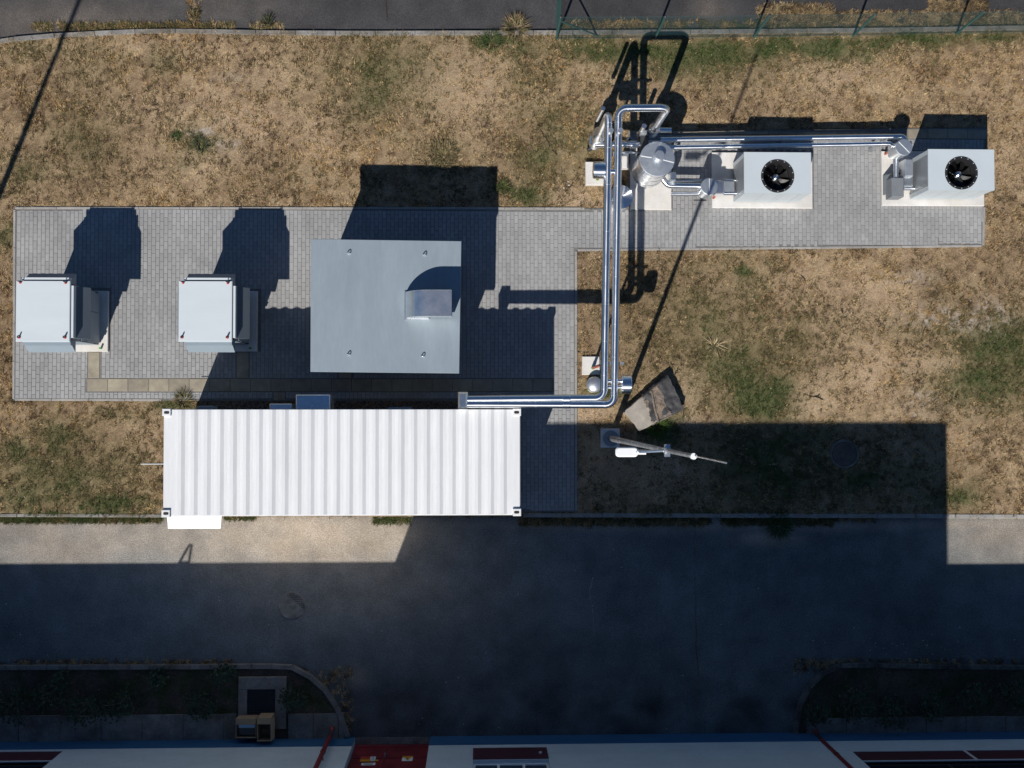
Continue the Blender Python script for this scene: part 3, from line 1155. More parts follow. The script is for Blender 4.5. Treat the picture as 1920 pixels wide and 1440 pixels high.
PR = VY(1587, 1409, FY), VY(1587, 1426, FY)
wing = thing('side_wing', ((XT1 + X_R1) / 2, FY, 0), 'low grey plastered wing at the lower right, window band split by a pale mullion', 'building', 'low wings of the factory')
PRX = max(PR[0].x, XT1 + .05)
o = (PRX, PRX + 8.0, PR[0].z, 3.05)
wall_with_openings(XT1 + .002, X_R1, -.1, H_LOW - .13, [o]).build('wall', 'plaster', wing)
shell(wing, XT1 + .002, X_R1, H_LOW - .13)
MB().box(XT1 + .003, X_R1, FY + .001, FY + .022, -.1, .55).build('plinth', 'plinth_blue', wing)
ms = VY(1815, 1412, FY).x
for a, b in ((o[0] + .002, ms - .03), (ms + .03, o[1] - .002)):
    MB().box(a, b, FY - .05, FY - .012, o[2] + .002, PR[1].z).build('window_panel', 'burgundy', wing)
MB().box(ms - .028, ms + .028, FY - .05, FY + .004, o[2] + .002, PR[1].z).build('mullion', 'white_plain', wing)
MB().box(o[0] + .002, o[1] - .002, FY - .03, FY - .005, PR[1].z, PR[1].z + .035).build('window_sill', 'white_plain', wing)
window_unit(wing, o[0] + .002, o[1] - .002, PR[1].z + .04, 3.04, 4, w=.05, fm='dark_steel')

# downpipes at the corners of the hall
for (bx, by, lab) in ((623, 1371, 'dark red downpipe on the facade just left of the red double door'), (1529, 1377, 'dark red downpipe on the facade at the right end of the hall')):
    b0 = U(bx, by, 0)
    t = thing('downpipe', (b0.x, b0.y, 0), lab, 'drainpipe', 'red downpipes on the facade')
    MB().tube([(b0.x, b0.y + .1, .02), (b0.x, b0.y, .16), (b0.x, b0.y, 8.0), (b0.x, FY + .07, 8.2)], .055, .08, 18).build('pipe', 'pipe_red', t)
    for zz in (1.6, 3.4, 5.2, 7.0):
        MB().cyl((b0.x, b0.y, zz - .02), (b0.x, b0.y, zz + .02), .066, 18).box(b0.x - .012, b0.x + .012, FY + .003, b0.y - .05, zz - .012, zz + .012).build('pipe_clip', 'pipe_red', t)
    MB().cyl((b0.x, b0.y, .17), (b0.x, b0.y, .45), .064, 18).build('pipe_socket', 'dark_steel', t)

# hooked top of a roof ladder on the low wing (its shadow falls on the road)
lx = U(210, 1383).x
ld = thing('roof_ladder', (lx, FY - .05, H_LOW), 'steel ladder hoop standing on the parapet of the low wing', 'ladder')
for dx in (-.13, .13):
    MB().tube([(lx + dx, FY - .05, H_LOW + .002), (lx + dx * .2, FY - .02, H_LOW + .5)], .03, 0, 10).build('rail', 'steel_grey', ld)
MB().tube([(lx - .12, FY - .046, H_LOW + .06), (lx + .12, FY - .046, H_LOW + .06)], .02, 0, 8).build('rung', 'steel_grey', ld)

# ================================================================== CONTAINER
cx0, cx1 = C_TL.x + .02, C_TR.x - .02
cy0, cy1 = C_BR.y + .02, C_TR.y - .01
cont = thing('shipping_container', ((cx0 + cx1) / 2, (cy0 + cy1) / 2, 0), 'white shipping container with ribbed roof standing between paving and road', 'container')
pit = .288
ns = int((cx1 - cx0 - .4) / pit)
xs0 = cx0 + (cx1 - cx0 - ns * pit) / 2
prof = [(cx0 + .01, 2.596)]
for k in range(ns):
    a = xs0 + k * pit
    prof += [(a + .02, 2.596), (a + .09, 2.638), (a + .16, 2.638), (a + .235, 2.596)]
prof += [(cx1 - .01, 2.596)]
m = MB()
n = len(prof)
ya, yb = cy0 + .03, cy1 - .012
v = [(x, ya, z) for x, z in prof] + [(x, yb, z) for x, z in prof] + [(x, ya, z - .012) for x, z in prof] + [(x, yb, z - .012) for x, z in prof]
f = [(i, i + 1, n + i + 1, n + i) for i in range(n - 1)] + [(2 * n + i + 1, 2 * n + i, 3 * n + i, 3 * n + i + 1) for i in range(n - 1)]
f += [(2 * n + i, 2 * n + i + 1, i + 1, i) for i in range(n - 1)] + [(n + i, n + i + 1, 3 * n + i + 1, 3 * n + i) for i in range(n - 1)]
m.add(v, f)
m.build('roof', 'white_paint', cont)
# corrugated walls as one outline
out = []
k = 0
x = cx0 + .12
out.append((cx0 + .03, cy0 + .05))
while x < cx1 - .3:
    out += [(x, cy0 + .05), (x + .05, cy0 + .085), (x + .14, cy0 + .085), (x + .19, cy0 + .05)]
    x += pit
out.append((cx1 - .03, cy0 + .05))
out.append((cx1 - .03, cy1 - .05))
x = cx1 - .12
while x > cx0 + .3:
    out += [(x, cy1 - .05), (x - .05, cy1 - .085), (x - .14, cy1 - .085), (x - .19, cy1 - .05)]
    x -= pit
out.append((cx0 + .03, cy1 - .05))
MB().prism(out, .16, 2.57).build('wall', 'white_paint', cont)
for yy0, yy1 in ((cy0, cy0 + .06), (cy1 - .06, cy1 - .002)):
    MB().box(cx0 + .17, cx1 - .17, yy0, yy1, 2.5, 2.58).build('top_rail', 'white_paint', cont)
    MB().box(cx0 + .17, cx1 - .17, yy0, yy1, .04, .2).build('bottom_rail', 'white_paint', cont)
for xx0, xx1 in ((cx0, cx0 + .06), (cx1 - .06, cx1)):
    MB().box(xx0, xx1, cy0 + .16, cy1 - .16, 2.5, 2.58).build('end_rail', 'white_paint', cont)
    for yy in (cy0 + .001, cy1 - .061):
        MB().box(xx0 + .001, xx1 + .001, yy, yy + .06, .13, 2.52).build('corner_post', 'white_paint', cont)
for xa, sx in ((cx0 - .02, 1), (cx1 + .02, -1)):
    for ya_, sy in ((cy0 - .015, 1), (cy1 + .01, -1)):
        for zt in (2.65, .13):
            c = MB().bbox(xa, xa + sx * .185, ya_, ya_ + sy * .165, zt - .12, zt, .008).build('corner_casting', 'white_paint', cont)
            hx, hy = xa + sx * .1, ya_ + sy * .085
            pts = [(hx + .058 * math.copysign(abs(math.cos(t)) ** .55, math.cos(t)), hy + .032 * math.copysign(abs(math.sin(t)) ** .55, math.sin(t))) for t in np.linspace(0, 2 * math.pi, 17)[:-1]]
            MB().prism(pts, zt - .05, zt + .003).build('twistlock_hole', 'black_gap', c)  # raised black plate, paints the dark inside the hole
# equipment on the north wall
a, b = U(556, 740, 2.25), U(620, 764, 2.25)
ac = MB().bbox(a.x, b.x, cy1 - .07, a.y, 1.55, 2.25, .02).build('air_conditioner', 'galvanised', cont)
for zz in np.arange(1.62, 2.2, .08):
    MB().box(a.x + .06, b.x - .06, a.y + .001, a.y + .012, zz, zz + .03).build('louvre', 'cab_grey', ac)
a, b = U(507, 757, 2.2), U(548, 764, 2.2)
MB().bbox(a.x, b.x, cy1 - .07, a.y, 1.7, 2.2, .015).build('vent_box', 'galvanised', cont)
a, b = U(372, 761, 1.9), U(402, 764, 1.9)
MB().bbox(a.x, b.x, cy1 - .07, a.y, 1.5, 1.9, .015).build('vent_box', 'steel_grey', cont)
a, b = U(728, 763, 2.3), U(773, 765, 2.3)
MB().box(a.x, b.x, cy1 - .07, a.y, 2.2, 2.3).build('cable_tray', 'steel_grey', cont)
# canopy over the door on the road side
a, b, c, d = U(315.5, 968, 2.5), U(417.5, 968, 2.5), U(415.5, 990.5, 2.33), U(317.5, 990.5, 2.33)
a.y = b.y = cy0 - .004
MB().slab(d, c, b, a, .03).build('canopy', 'white_plain', cont)
dr = MB().box(a.x + .2, b.x - .2, cy0 + .02, cy0 + .048, .2, 2.25).build('door', 'white_plain', cont)
MB().box(b.x - .32, b.x - .26, cy0 - .03, cy0 + .02, 1.05, 1.2).build('handle', 'dark_steel', dr)
a, b = U(264, 870, 2.2), U(305, 870, 2.2)
MB().tube([(a.x, a.y, 2.1), (cx0 + .04, a.y, 2.1)], .011, 0, 10).build('antenna_rod', 'cab_white', cont)

for (xa, ya_) in ((cx0, cy0), (cx1 - .3, cy0), (cx0, cy1 - .3), (cx1 - .3, cy1 - .3)):
    MB().bbox(xa, xa + .3, ya_, ya_ + .3, -.16, .0, .01).build('support_block', 'concrete', cont)
cont.location.z = .1

# ================================================================== VENT HOUSE
VZ = 2.42
vq = [U(583, 448, VZ), U(582, 697, VZ), U(861, 700, VZ), U(865, 452, VZ)]
vq2 = [(p.x, p.y) for p in vq]
vc = sum((p for p in vq), Vector()) / 4
vh = thing('ventilation_house', (vc.x, vc.y, 0), 'large square grey ventilation housing with a curved duct hood on its flat roof', 'ventilation unit')
MB().bprism(vq2, VZ - .1, VZ, .006).build('roof', 'vent_grey', vh)


def inset(poly, d):
    c = Vector((sum(p[0] for p in poly) / len(poly), sum(p[1] for p in poly) / len(poly)))
    o = []
    for p in poly:
        q = Vector(p) - c
        o.append((c.x + q.x - math.copysign(d, q.x), c.y + q.y - math.copysign(d, q.y)))
    return o


body = MB().prism(inset(vq2, .16), .0, VZ - .101).build('body', 'vent_wall', vh)
bx = inset(vq2, .16)
for k in range(7):
    z0 = .5 + k * .2
    MB().box(bx[0][0] + .3, bx[3][0] - .3, bx[0][1] + .002, bx[0][1] + .05, z0, z0 + .05).build('louvre', 'cab_dark', body)
for (px_, py_) in ((654, 475), (796, 478), (654, 665), (793, 668)):
    c = U(px_, py_, VZ)
    m = MB().box(c.x - .045, c.x + .045, c.y - .02, c.y + .02, VZ + .001, VZ + .012)
    arc = [(c.x + .035 * math.cos(t), c.y, VZ + .012 + .085 * math.sin(t)) for t in np.linspace(0, math.pi, 9)]
    m.tube(arc, .011, 0, 8)
    m.build('lifting_eye', 'galvanised', vh)
# gooseneck hood: square duct rising and bending towards the right
h0 = U(761, 597, VZ)
h1 = U(850, 590, VZ + .5)
hw = 1.06
yS, yN = h0.y + .01, h0.y + .58
base = .50
R = .60
zr = VZ + .002
outer = [(h0.x, zr), (h0.x, zr + .04)] + [(h0.x + R - R * math.cos(t), zr + .04 + R * math.sin(t)) for t in np.linspace(.05, math.pi / 2, 14)] + [(h0.x + hw, zr + .04 + R)]
inner = [(h0.x + hw, zr + .14)] + [(h0.x + base + .1 - .1 * math.cos(t), zr + .04 + .1 * math.sin(t)) for t in np.linspace(math.pi / 2, .1, 6)] + [(h0.x + base, zr)]
prf = outer + inner
n = len(prf)
hd = MB()
v = [(x, yS, z) for x, z in prf] + [(x, yN, z) for x, z in prf]
hd.add(v, [tuple(range(n)), tuple(range(2 * n - 1, n - 1, -1))])
hd.add(v, [(i, n + i, n + i + 1, i + 1) for i in range(len(outer) - 1)], True)
hd.add(v, [(i, n + i, n + i + 1, i + 1) for i in range(len(outer), n - 1)], True)
hood = hd.build('duct_hood', 'galvanised', vh)
MB().box(h0.x + hw - .012, h0.x + hw - .004, yS + .01, yN - .01, zr + .15, zr + .04 + R - .01).build('hood_mouth', 'black_gap', hood)
fl = MB()
fl.box(h0.x - .03, h0.x + base + .04, yS - .04, yS - .002, zr, zr + .03)
fl.box(h0.x - .03, h0.x + base + .04, yN + .002, yN + .04, zr, zr + .03)
fl.box(h0.x - .03, h0.x - .002, yS - .002, yN + .002, zr, zr + .03)
fl.build('hood_flange', 'galvanised', hood)
rim = MB()
for (a, b) in zip(outer[1:], outer[2:]):
    for yy in (yS - .006, yN):
        rim.slab((a[0], yy, a[1] + .006), (b[0], yy, b[1] + .006), (b[0], yy + .006, b[1] + .006), (a[0], yy + .006, a[1] + .006), .02)
rim.build('hood_rim', 'steel_grey', hood)

# ================================================================== CABINETS (left)
CZ = 2.2
q = [U(30, 525, CZ), U(29, 640, CZ), U(129, 641, CZ), U(133, 527, CZ)]
X0, X1 = (q[0].x + q[1].x) / 2, (q[2].x + q[3].x) / 2
Y0, Y1 = (q[1].y + q[2].y) / 2, (q[0].y + q[3].y) / 2
cab = thing('ventilation_cabinet', ((X0 + X1) / 2, (Y0 + Y1) / 2, 0), 'tall white-topped cabinet with rain hoods at the outer left end of the paving', 'cabinet', 'white-topped cabinets on the paving')
MB().bbox(X0, X1, Y0, Y1, CZ - .06, CZ, .012).build('roof', 'cab_white', cab)
bx0, bx1, by0, by1 = X0 + .05, X1 - .06, Y0 + .05, Y1 - .05
body = MB().box(bx0, bx1, by0, by1, .16, CZ - .061).build('body', 'cab_grey', cab)
# north, south and west rain hoods: lip, then a steep slope
for side in 'NSW':
    if side in 'NS':
        s = 1 if side == 'N' else -1
        yb = by1 if s > 0 else by0
        a, b = X0 + .1, X1 - .04
        P0, P1, P2, P3 = (.0, 2.11), (.09, 2.11), (.27, 1.72), (.0, 1.72)
        pr = [P0, (.02, 2.11), P2, P3]
        m = MB()
        v = [(a, yb + s * d, z) for d, z in pr] + [(b, yb + s * d, z) for d, z in pr]
        f = [(0, 1, 2, 3), (7, 6, 5, 4), (0, 4, 5, 1), (1, 5, 6, 2), (2, 6, 7, 3)]
        m.add(v, f if s < 0 else [g[::-1] for g in f])
        h = m.build('rain_hood', 'cab_grey', cab)
        MB().box(a, b, yb + s * .075, yb + s * .125, 1.98, 2.16 if s > 0 else 2.03).build('hood_lip', 'cab_white' if s > 0 else 'cab_grey', h)
    else:
        a, b = Y0 + .1, Y1 - .1
        m = MB()
        pr = [(.0, 2.11), (.02, 2.11), (.2, 1.72), (.0, 1.72)]
        v = [(bx0 - d, a, z) for d, z in pr] + [(bx0 - d, b, z) for d, z in pr]
        f = [(0, 1, 2, 3), (7, 6, 5, 4), (0, 4, 5, 1), (1, 5, 6, 2), (2, 6, 7, 3)]
        m.add(v, [g[::-1] for g in f])
        m.build('rain_hood', 'cab_grey', cab)
# east side: the same hood above the doors, its shade painted as darker colour
a, b = Y0 + .09, Y1 - .11
m = MB()
pr = [(.0, 2.11), (.02, 2.11), (.36, 1.72), (.0, 1.72)]
v = [(bx1 + d, a, z) for d, z in pr] + [(bx1 + d, b, z) for d, z in pr]
m.add(v, [(0, 1, 2, 3), (7, 6, 5, 4), (0, 4, 5, 1), (1, 5, 6, 2), (2, 6, 7, 3)])
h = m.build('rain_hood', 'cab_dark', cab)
MB().box(bx1 + .075, bx1 + .125, a, b, 2.0, 2.16).build('hood_lip', 'cab_white', h)
dr = MB().box(bx1 + .001, bx1 + .03, by0 + .03, (by0 + by1) / 2 + .12, .2, 1.37).build('door', 'cab_grey', cab)
MB().box(bx1 + .001, bx1 + .03, (by0 + by1) / 2 + .135, by1 - .03, .2, 1.37).build('door', 'cab_grey', cab)
for zz in (.4, 1.1):
    for yy in (by0 + .015, by1 - .025):
        MB().box(bx1 + .002, bx1 + .05, yy - .012, yy + .012, zz - .05, zz + .05).build('hinge', 'dark_steel', cab)
MB().box(bx0 + .05, bx1 - .02, by0 + .05, by1 - .05, .09, .16).build('base_frame', 'dark_steel', cab)
MB().bbox(bx0 + .02, bx1 + .2, by0 - .16, by1 + .05, -.02, .09, .01).build('base_slab', 'concrete_pale', cab)
for (ex, ey) in ((X0 + .1, Y1 - .05), (X1 - .1, Y1 - .055), (X0 + .09, Y0 + .09), (X1 - .1, Y0 + .09)):
    e = MB().lathe((ex, ey, CZ + .001), [(.027, 0), (.027, .02), (.018, .04)], 14).build('lifting_eye', 'red', cab)
    ang = random.uniform(-.6, 1.2)
    dx, dy = math.cos(ang), math.sin(ang)
    arc = [(ex + dx * .03 * math.cos(t), ey + .02 + dy * .03 * math.cos(t), CZ + .035 + .075 * math.sin(t)) for t in np.linspace(-.2, math.pi + .2, 9)]
    MB().tube(arc, .012, 0, 8).build('eye_ring', 'black_gap', e)
MB().cyl((bx1 + .04, by0 - .08, .09), (bx1 + .04, by0 - .08, .2), .025, 10).build('drain_plug', 'green_paint', cab)
cab2 = copy_tree(cab)
dlt = U(335, 525.5, CZ) - U(30, 525, CZ)
cab2.location = cab.location + Vector((dlt.x, dlt.y, 0))
cab2['label'] = 'tall white-topped cabinet with rain hoods beside the large grey ventilation house'


# ================================================================== PADS AND COOLERS (right)
def pad(x0, y0, x1, y1, z=.1, name='foundation_pad'):
    a, b = U(x0, y0, z), U(x1, y1, z)
    return MB().bbox(a.x, b.x, a.y, b.y, -.06, z, .012).build(name, 'concrete_pale', kind='structure')


pad(1335, 285, 1524, 390.5)
pad(1653, 283, 1846, 386)
pad(1182, 262, 1259.5, 393)
pad(1098, 303, 1137, 347, .14)

AZ = 1.3
a0, a1 = U(1395, 285, AZ), U(1521, 363, AZ)
AX0, AX1, AY0, AY1 = a0.x, a1.x, a1.y, a0.y
fc_ = U(1458, 330, AZ)
FR = 31 * .0134 * .9515
cool = thing('cooling_unit', ((AX0 + AX1) / 2, (AY0 + AY1) / 2, .1), 'white dry cooler with round black fan, nearer the tank and the pipe bridge', 'cooler', 'white coolers on concrete pads')


def plate_with_hole(x0, x1, y0, y1, z0, z1, cx, cy, r, n=48):
    ring, sq = [], []
    angs = sorted([2 * math.pi * i / n for i in range(n)] + [math.atan2(yy - cy, xx - cx) % (2 * math.pi) for xx in (x0, x1) for yy in (y0, y1)])
    for t in angs:
        c, s = math.cos(t), math.sin(t)
        ring.append((cx + r * c, cy + r * s))
        k = min([((x1 - cx) / c if c > 1e-9 else (x0 - cx) / c if c < -1e-9 else 1e9), ((y1 - cy) / s if s > 1e-9 else (y0 - cy) / s if s < -1e-9 else 1e9)])
        sq.append((cx + k * c, cy + k * s))
    m = MB()
    N = len(angs)
    v = [(*p, z1) for p in sq] + [(*p, z1) for p in ring] + [(*p, z0) for p in sq] + [(*p, z0) for p in ring]
    f = []
    for i in range(N):
        j = (i + 1) % N
        f += [(i, j, N + j, N + i), (2 * N + j, 2 * N + i, 3 * N + i, 3 * N + j), (2 * N + i, 2 * N + j, j, i), (N + i, N + j, 3 * N + j, 3 * N + i)]
    return m.add(v, f)


plate_with_hole(AX0, AX1, AY0, AY1, AZ - .03, AZ, fc_.x, fc_.y, FR).build('roof', 'ac_white', cool)
ix0, ix1, iy0, iy1 = AX0 + .02, AX1 - .02, AY0 + .02, AY1 - .02
m = MB()
for r_ in ((ix0, ix1, iy0, iy0 + .03), (ix0, ix1, iy1 - .03, iy1), (ix0, ix0 + .03, iy0 + .03, iy1 - .03), (ix1 - .03, ix1, iy0 + .03, iy1 - .03)):
    m.box(*r_, .16, AZ - .031)
m.box(ix0 + .031, ix1 - .031, iy0 + .031, iy1 - .031, .16, .6)
m.build('body', 'cab_dark', cool)
# outer panels, a seam between each
cuts = [ix0, ix0 + .42, ix0 + .98, ix0 + 1.06, ix1]
cuts = [ix0] + [ix0 + (ix1 - ix0) * t for t in (.30, .56, .62, .86)] + [ix1]
for a, b in zip(cuts, cuts[1:]):
    for yy in (iy0 - .013, iy1 + .001):
        MB().box(a + .004, b - .004, yy, yy + .012, .16, AZ - .035).build('side_panel', 'ac_white', cool)
for xx, mm in ((ix0 - .013, 'coil'), (ix1 + .001, 'ac_white')):
    MB().box(xx, xx + .012, iy0 + .1, iy1 - .1, .2, AZ - .07).build('end_panel', mm, cool)
    MB().box(xx, xx + .012, iy0 - .01, iy0 + .095, .16, AZ - .035).build('corner_panel', 'ac_white', cool)
    MB().box(xx, xx + .012, iy1 - .095, iy1 + .01, .16, AZ - .035).build('corner_panel', 'ac_white', cool)
MB().box(ix0 + .03, ix1 - .03, iy0 + .05, iy0 + .11, .101, .16).build('foot_rail', 'galvanised', cool)
MB().box(ix0 + .03, ix1 - .03, iy1 - .11, iy1 - .05, .101, .16).build('foot_rail', 'galvanised', cool)
# fan
shroud = MB()
shroud.lathe((fc_.x, fc_.y, 0), [(FR - .004, .75), (FR - .004, AZ - .002), (FR, AZ + .014), (FR + .012, AZ + .014), (FR + .016, AZ + .001)], 48, caps=False)
sh = MB()
NN = 48
for (ra, za, rb, zb) in ((FR - .045, AZ + .006, FR + .012, AZ + .008), (FR - .06, .85, FR - .045, AZ + .006)):
    v = [(fc_.x + r_ * math.cos(2 * math.pi * i / NN), fc_.y + r_ * math.sin(2 * math.pi * i / NN), z_) for r_, z_ in ((ra, za), (rb, zb)) for i in range(NN)]
    sh.add(v, [(NN + i, NN + (i + 1) % NN, (i + 1) % NN, i)[::-1] for i in range(NN)], True)
sh.lathe((fc_.x, fc_.y, AZ), [(FR + .012, .0), (FR + .012, .008)], NN, caps=False)
sh.lathe((fc_.x, fc_.y, .62), [(FR - .06, .0), (FR - .06, .01)], NN)
fan = sh.build('fan_ring', 'fan_black', cool)
hubm = MB().lathe((fc_.x, fc_.y, 1.08), [(.085, 0), (.085, .05), (.07, .085), (.04, .105), (.004, .112)], 24).build('fan_hub', 'chrome', fan)
for k in range(8):
    a = 2 * math.pi * k / 8 + .2
    V, F_ = [], []
    for i in range(6):
        r_ = .09 + (FR - .16) * i / 5
        tw = math.radians(46 - 22 * i / 5)
        wd = .05 + .05 * i / 5
        aa = a + .14 * i / 5
        c = Vector((fc_.x + r_ * math.cos(aa), fc_.y + r_ * math.sin(aa), 1.09))
        tg = Vector((-math.sin(aa), math.cos(aa), 0)) * math.cos(tw) + Vector((0, 0, 1)) * math.sin(tw)
        V += [c - tg * wd, c + tg * wd]
    F_ = [(2 * i, 2 * i + 1, 2 * i + 3, 2 * i + 2) for i in range(5)]
    MB().add(V, F_, True).build('fan_blade', 'fan_blade', fan)
for k in range(4):
    a = math.pi / 4 + k * math.pi / 2 + .25
    MB().tube([(fc_.x + .06 * math.cos(a), fc_.y + .06 * math.sin(a), .98), (fc_.x + (FR - .062) * math.cos(a), fc_.y + (FR - .062) * math.sin(a), .98)], .014, 0, 8).build('motor_arm', 'dark_steel', fan)
b0 = None
for k in range(14):
    a = 2 * math.pi * (k + .5) / 14
    bp = (fc_.x + (FR - .017) * math.cos(a), fc_.y + (FR - .017) * math.sin(a), AZ + .009)
    if b0 is None:
        b0 = MB().lathe((0, 0, 0), [(.009, 0), (.009, .008)], 8).build('bolt', 'white_plain')
        b0.parent = fan
        b0.location = Vector(bp) - origin(fan)
    else:
        part_at(b0, fan, bp)
cool2 = copy_tree(cool)
dlt = U(1740, 279.5, AZ) - U(1395, 285, AZ)
cool2.location = cool.location + Vector((dlt.x, dlt.y, 0))
cool2['label'] = 'white dry cooler with round black fan at the outer right end of the path'



# ================================================================== PIPEWORK
PZ = 2.83
PR_ = .088


def tube_px(pts, r, fillet=.0, n=20):
    return MB().tube([U(*p) for p in pts], r, fillet, n)


def seam_rings(root, r, plist, m='chrome'):
    for (a, d) in plist:
        a, d = Vector(a), Vector(d).normalized()
        MB().lathe(a - d * .012, [(r, 0), (r + .005, .004), (r + .005, .02), (r, .024)], 20, d, False).build('seam_ring', m, root)


# --- west pipe line
w_top = U(1141, 214, PZ)
west = thing('insulated_pipe', (w_top.x, w_top.y, 0), 'silver clad left pipe of the bridge pair, running from container to valve stack', 'pipe', 'bright clad pipes of the pipe bridge')
pts = [U(874, 748.5, PZ), U(1132.5, 746.5, PZ), w_top, Vector((w_top.x, w_top.y, 1.3))]
MB().tube(pts, PR_, .2, 24).build('pipe_run', 'chrome', west)
dW = (pts[2] - pts[1]).normalized()
L = (pts[2] - pts[1]).length
seam_rings(west, PR_, [(pts[1] + dW * (L * t), dW) for t in (.08, .2, .33, .46, .585, .75, .88, .955)])
dX = (pts[1] - pts[0]).normalized()
Lx = (pts[1] - pts[0]).length
seam_rings(west, PR_, [(pts[0] + dX * (Lx * t), dX) for t in (.25, .5, .9)])
c = U(1062, 747.5, PZ)
MB().lathe(c - dX * .09, [(PR_, 0), (PR_ + .012, .03), (PR_ + .012, .15), (PR_, .18)], 24, dX, False).build('reducer', 'chrome', west)
seam_rings(west, PR_, [(pts[1] - dX * .21, dX), (pts[1] + dW * .21, dW), (pts[2] - dW * .21, dW)])
# valve stack under its north end
MB().lathe((w_top.x, w_top.y, .35), [(.06, -.25), (.17, -.2), (.17, .12), (.2, .14), (.2, .2), (.16, .24), (.16, .62), (.18, .66), (.18, .74), (.12, .86), (PR_, 1.0)], 28).build('valve_body', 'chrome', west)
MB().tube([U(1128, 205, PZ - .3) + Vector((-.0, .0, -.9)), U(1131, 203, PZ - .3)], .05, 0, 16).build('vent_pipe', 'chrome', west)
MB().cyl((w_top.x - .08, w_top.y - .1, .12), (w_top.x - .2, w_top.y - .16, .12), .05, 14).build('flange', 'dark_steel', west)
# riser cap
c = U(1146, 244, PZ + .16)
MB().cyl((c.x, c.y, PZ), (c.x, c.y, PZ + .16), .058, 20).build('riser_cap', 'lid_metal', west)
# drum on a crosswise stub, north end
c = U(1112, 319, PZ)
e = U(1134, 319, PZ)
s_ = U(1156, 322, PZ)
MB().lathe(c, [(.05, 0), (.185, .003), (.192, .02), (.192, (e - c).length - .02), (.185, (e - c).length)], 32, (1, 0, 0)).build('vent_drum', 'chrome', west)
MB().cyl((e.x - .01, s_.y, PZ), (s_.x, s_.y, PZ), .062, 20).build('stub_pipe', 'chrome', west)

# --- east pipe line
e_top = U(1160, 202.5, PZ)
e2 = U(1252, 202, PZ)
east = thing('insulated_pipe', (e2.x, e2.y, 0), 'silver clad right pipe of the bridge pair, looping over to the tank', 'pipe', 'bright clad pipes of the pipe bridge')
pts = [U(874, 757.5, PZ), U(1151.5, 758.5, PZ), e_top, e2, Vector((e2.x, e2.y, 1.28))]
MB().tube(pts, PR_, .2, 24).build('pipe_run', 'chrome', east)
dE = (pts[2] - pts[1]).normalized()
L = (pts[2] - pts[1]).length
seam_rings(east, PR_, [(pts[1] + dE * (L * t), dE) for t in (.07, .16, .27, .43, .56, .735, .87, .95)])
dX = (pts[1] - pts[0]).normalized()
Lx = (pts[1] - pts[0]).length
seam_rings(east, PR_, [(pts[0] + dX * (Lx * t), dX) for t in (.22, .47, .93)])
seam_rings(east, PR_, [(e_top.lerp(e2, t), (1, 0, 0)) for t in (.25, .8)])
seam_rings(east, PR_, [(pts[1] - dX * .21, dX), (pts[1] + dE * .21, dE), (pts[2] - dE * .21, dE), (e_top + Vector((.21, 0, 0)), (1, 0, 0)), (e2 - Vector((.21, 0, 0)), (1, 0, 0))])
c = U(1062, 757.5, PZ)
MB().lathe(c - dX * .09, [(PR_, 0), (PR_ + .012, .03), (PR_ + .012, .15), (PR_, .18)], 24, dX, False).build('reducer', 'chrome', east)
MB().lathe((e2.x, e2.y, .75), [(.06, -.1), (.135, -.06), (.142, 0), (.142, .34), (.12, .38), (.12, .46), (PR_, .56)], 28).build('valve_body', 'chrome', east)
MB().tube([(e2.x + .1, e2.y - .02, .98), (e2.x + .42, e2.y - .02, .98)], .062, 0, 18).build('side_branch', 'chrome', east)
c = U(1164, 244, PZ + .16)
MB().cyl((c.x, c.y, PZ), (c.x, c.y, PZ + .16), .058, 20).build('riser_cap', 'lid_metal', east)
# south drum
c, e = U(1165, 720.5, PZ), U(1183, 720.5, PZ)
MB().lathe(c, [(.05, 0), (.2, .004), (.212, .02), (.212, (e - c).length - .02), (.2, (e - c).length)], 32, (1, 0, 0)).build('vent_drum', 'chrome', east)
for (py_, rr) in ((714.5, .045), (726, .045)):
    a = U(1140, py_, PZ)
    MB().cyl((a.x, a.y, PZ), (c.x + .01, a.y, PZ), rr, 16).build('stub_pipe', 'chrome', east)

# --- shroud where both pipes enter the container
a, b = U(859, 735, PZ), U(877, 764, PZ)
sh = MB()
ym, rr = (a.y + (cy1 - .0)) / 2, .165
yt = a.y
sh.bbox(a.x, b.x, cy1 + .012, yt, PZ - .17, PZ + .12, .045)
t = sh.build('pipe_shroud', 'chrome', org=((a.x + b.x) / 2, yt, PZ), label='bright metal shroud box where the pipe pair meets the container', cat='pipe cover')

# --- posts carrying the bridge
for (bx_, by_, lab, hh) in ((1111, 690, 'thin rusty post under the pipe pair, on the small slab beside the lawn', PZ - .13), (1119, 338, 'thin rusty post under the pipe pair, beside the silver tank', PZ - .13)):
    b0 = U(bx_, by_, 0)
    t = thing('pipe_support', (b0.x, b0.y, 0), lab, 'post', 'posts under the pipe bridge')
    MB().cyl((b0.x, b0.y, .04), (b0.x, b0.y, hh), .035, 14).build('post', 'rust_red', t)
    MB().cyl((b0.x, b0.y, .05), (b0.x, b0.y, .22), .042, 14).build('post_sleeve', 'green_paint', t)
    MB().box(b0.x - .12, b0.x + .42, b0.y - .03, b0.y + .03, hh, hh + .04).build('cross_bar', 'steel_grey', t)
a, b, c, d = U(1092, 668, .06), U(1124, 668, .06), U(1125, 702, .06), U(1091, 703, .06)
MB().bprism([(a.x, a.y), (b.x, b.y), (c.x, c.y), (d.x, d.y)], -.04, .06, .012).build('concrete_slab', 'concrete_pale', org=(a.x, a.y, 0), label='small pale concrete slab lying in the grass under the pipe post', cat='concrete slab')
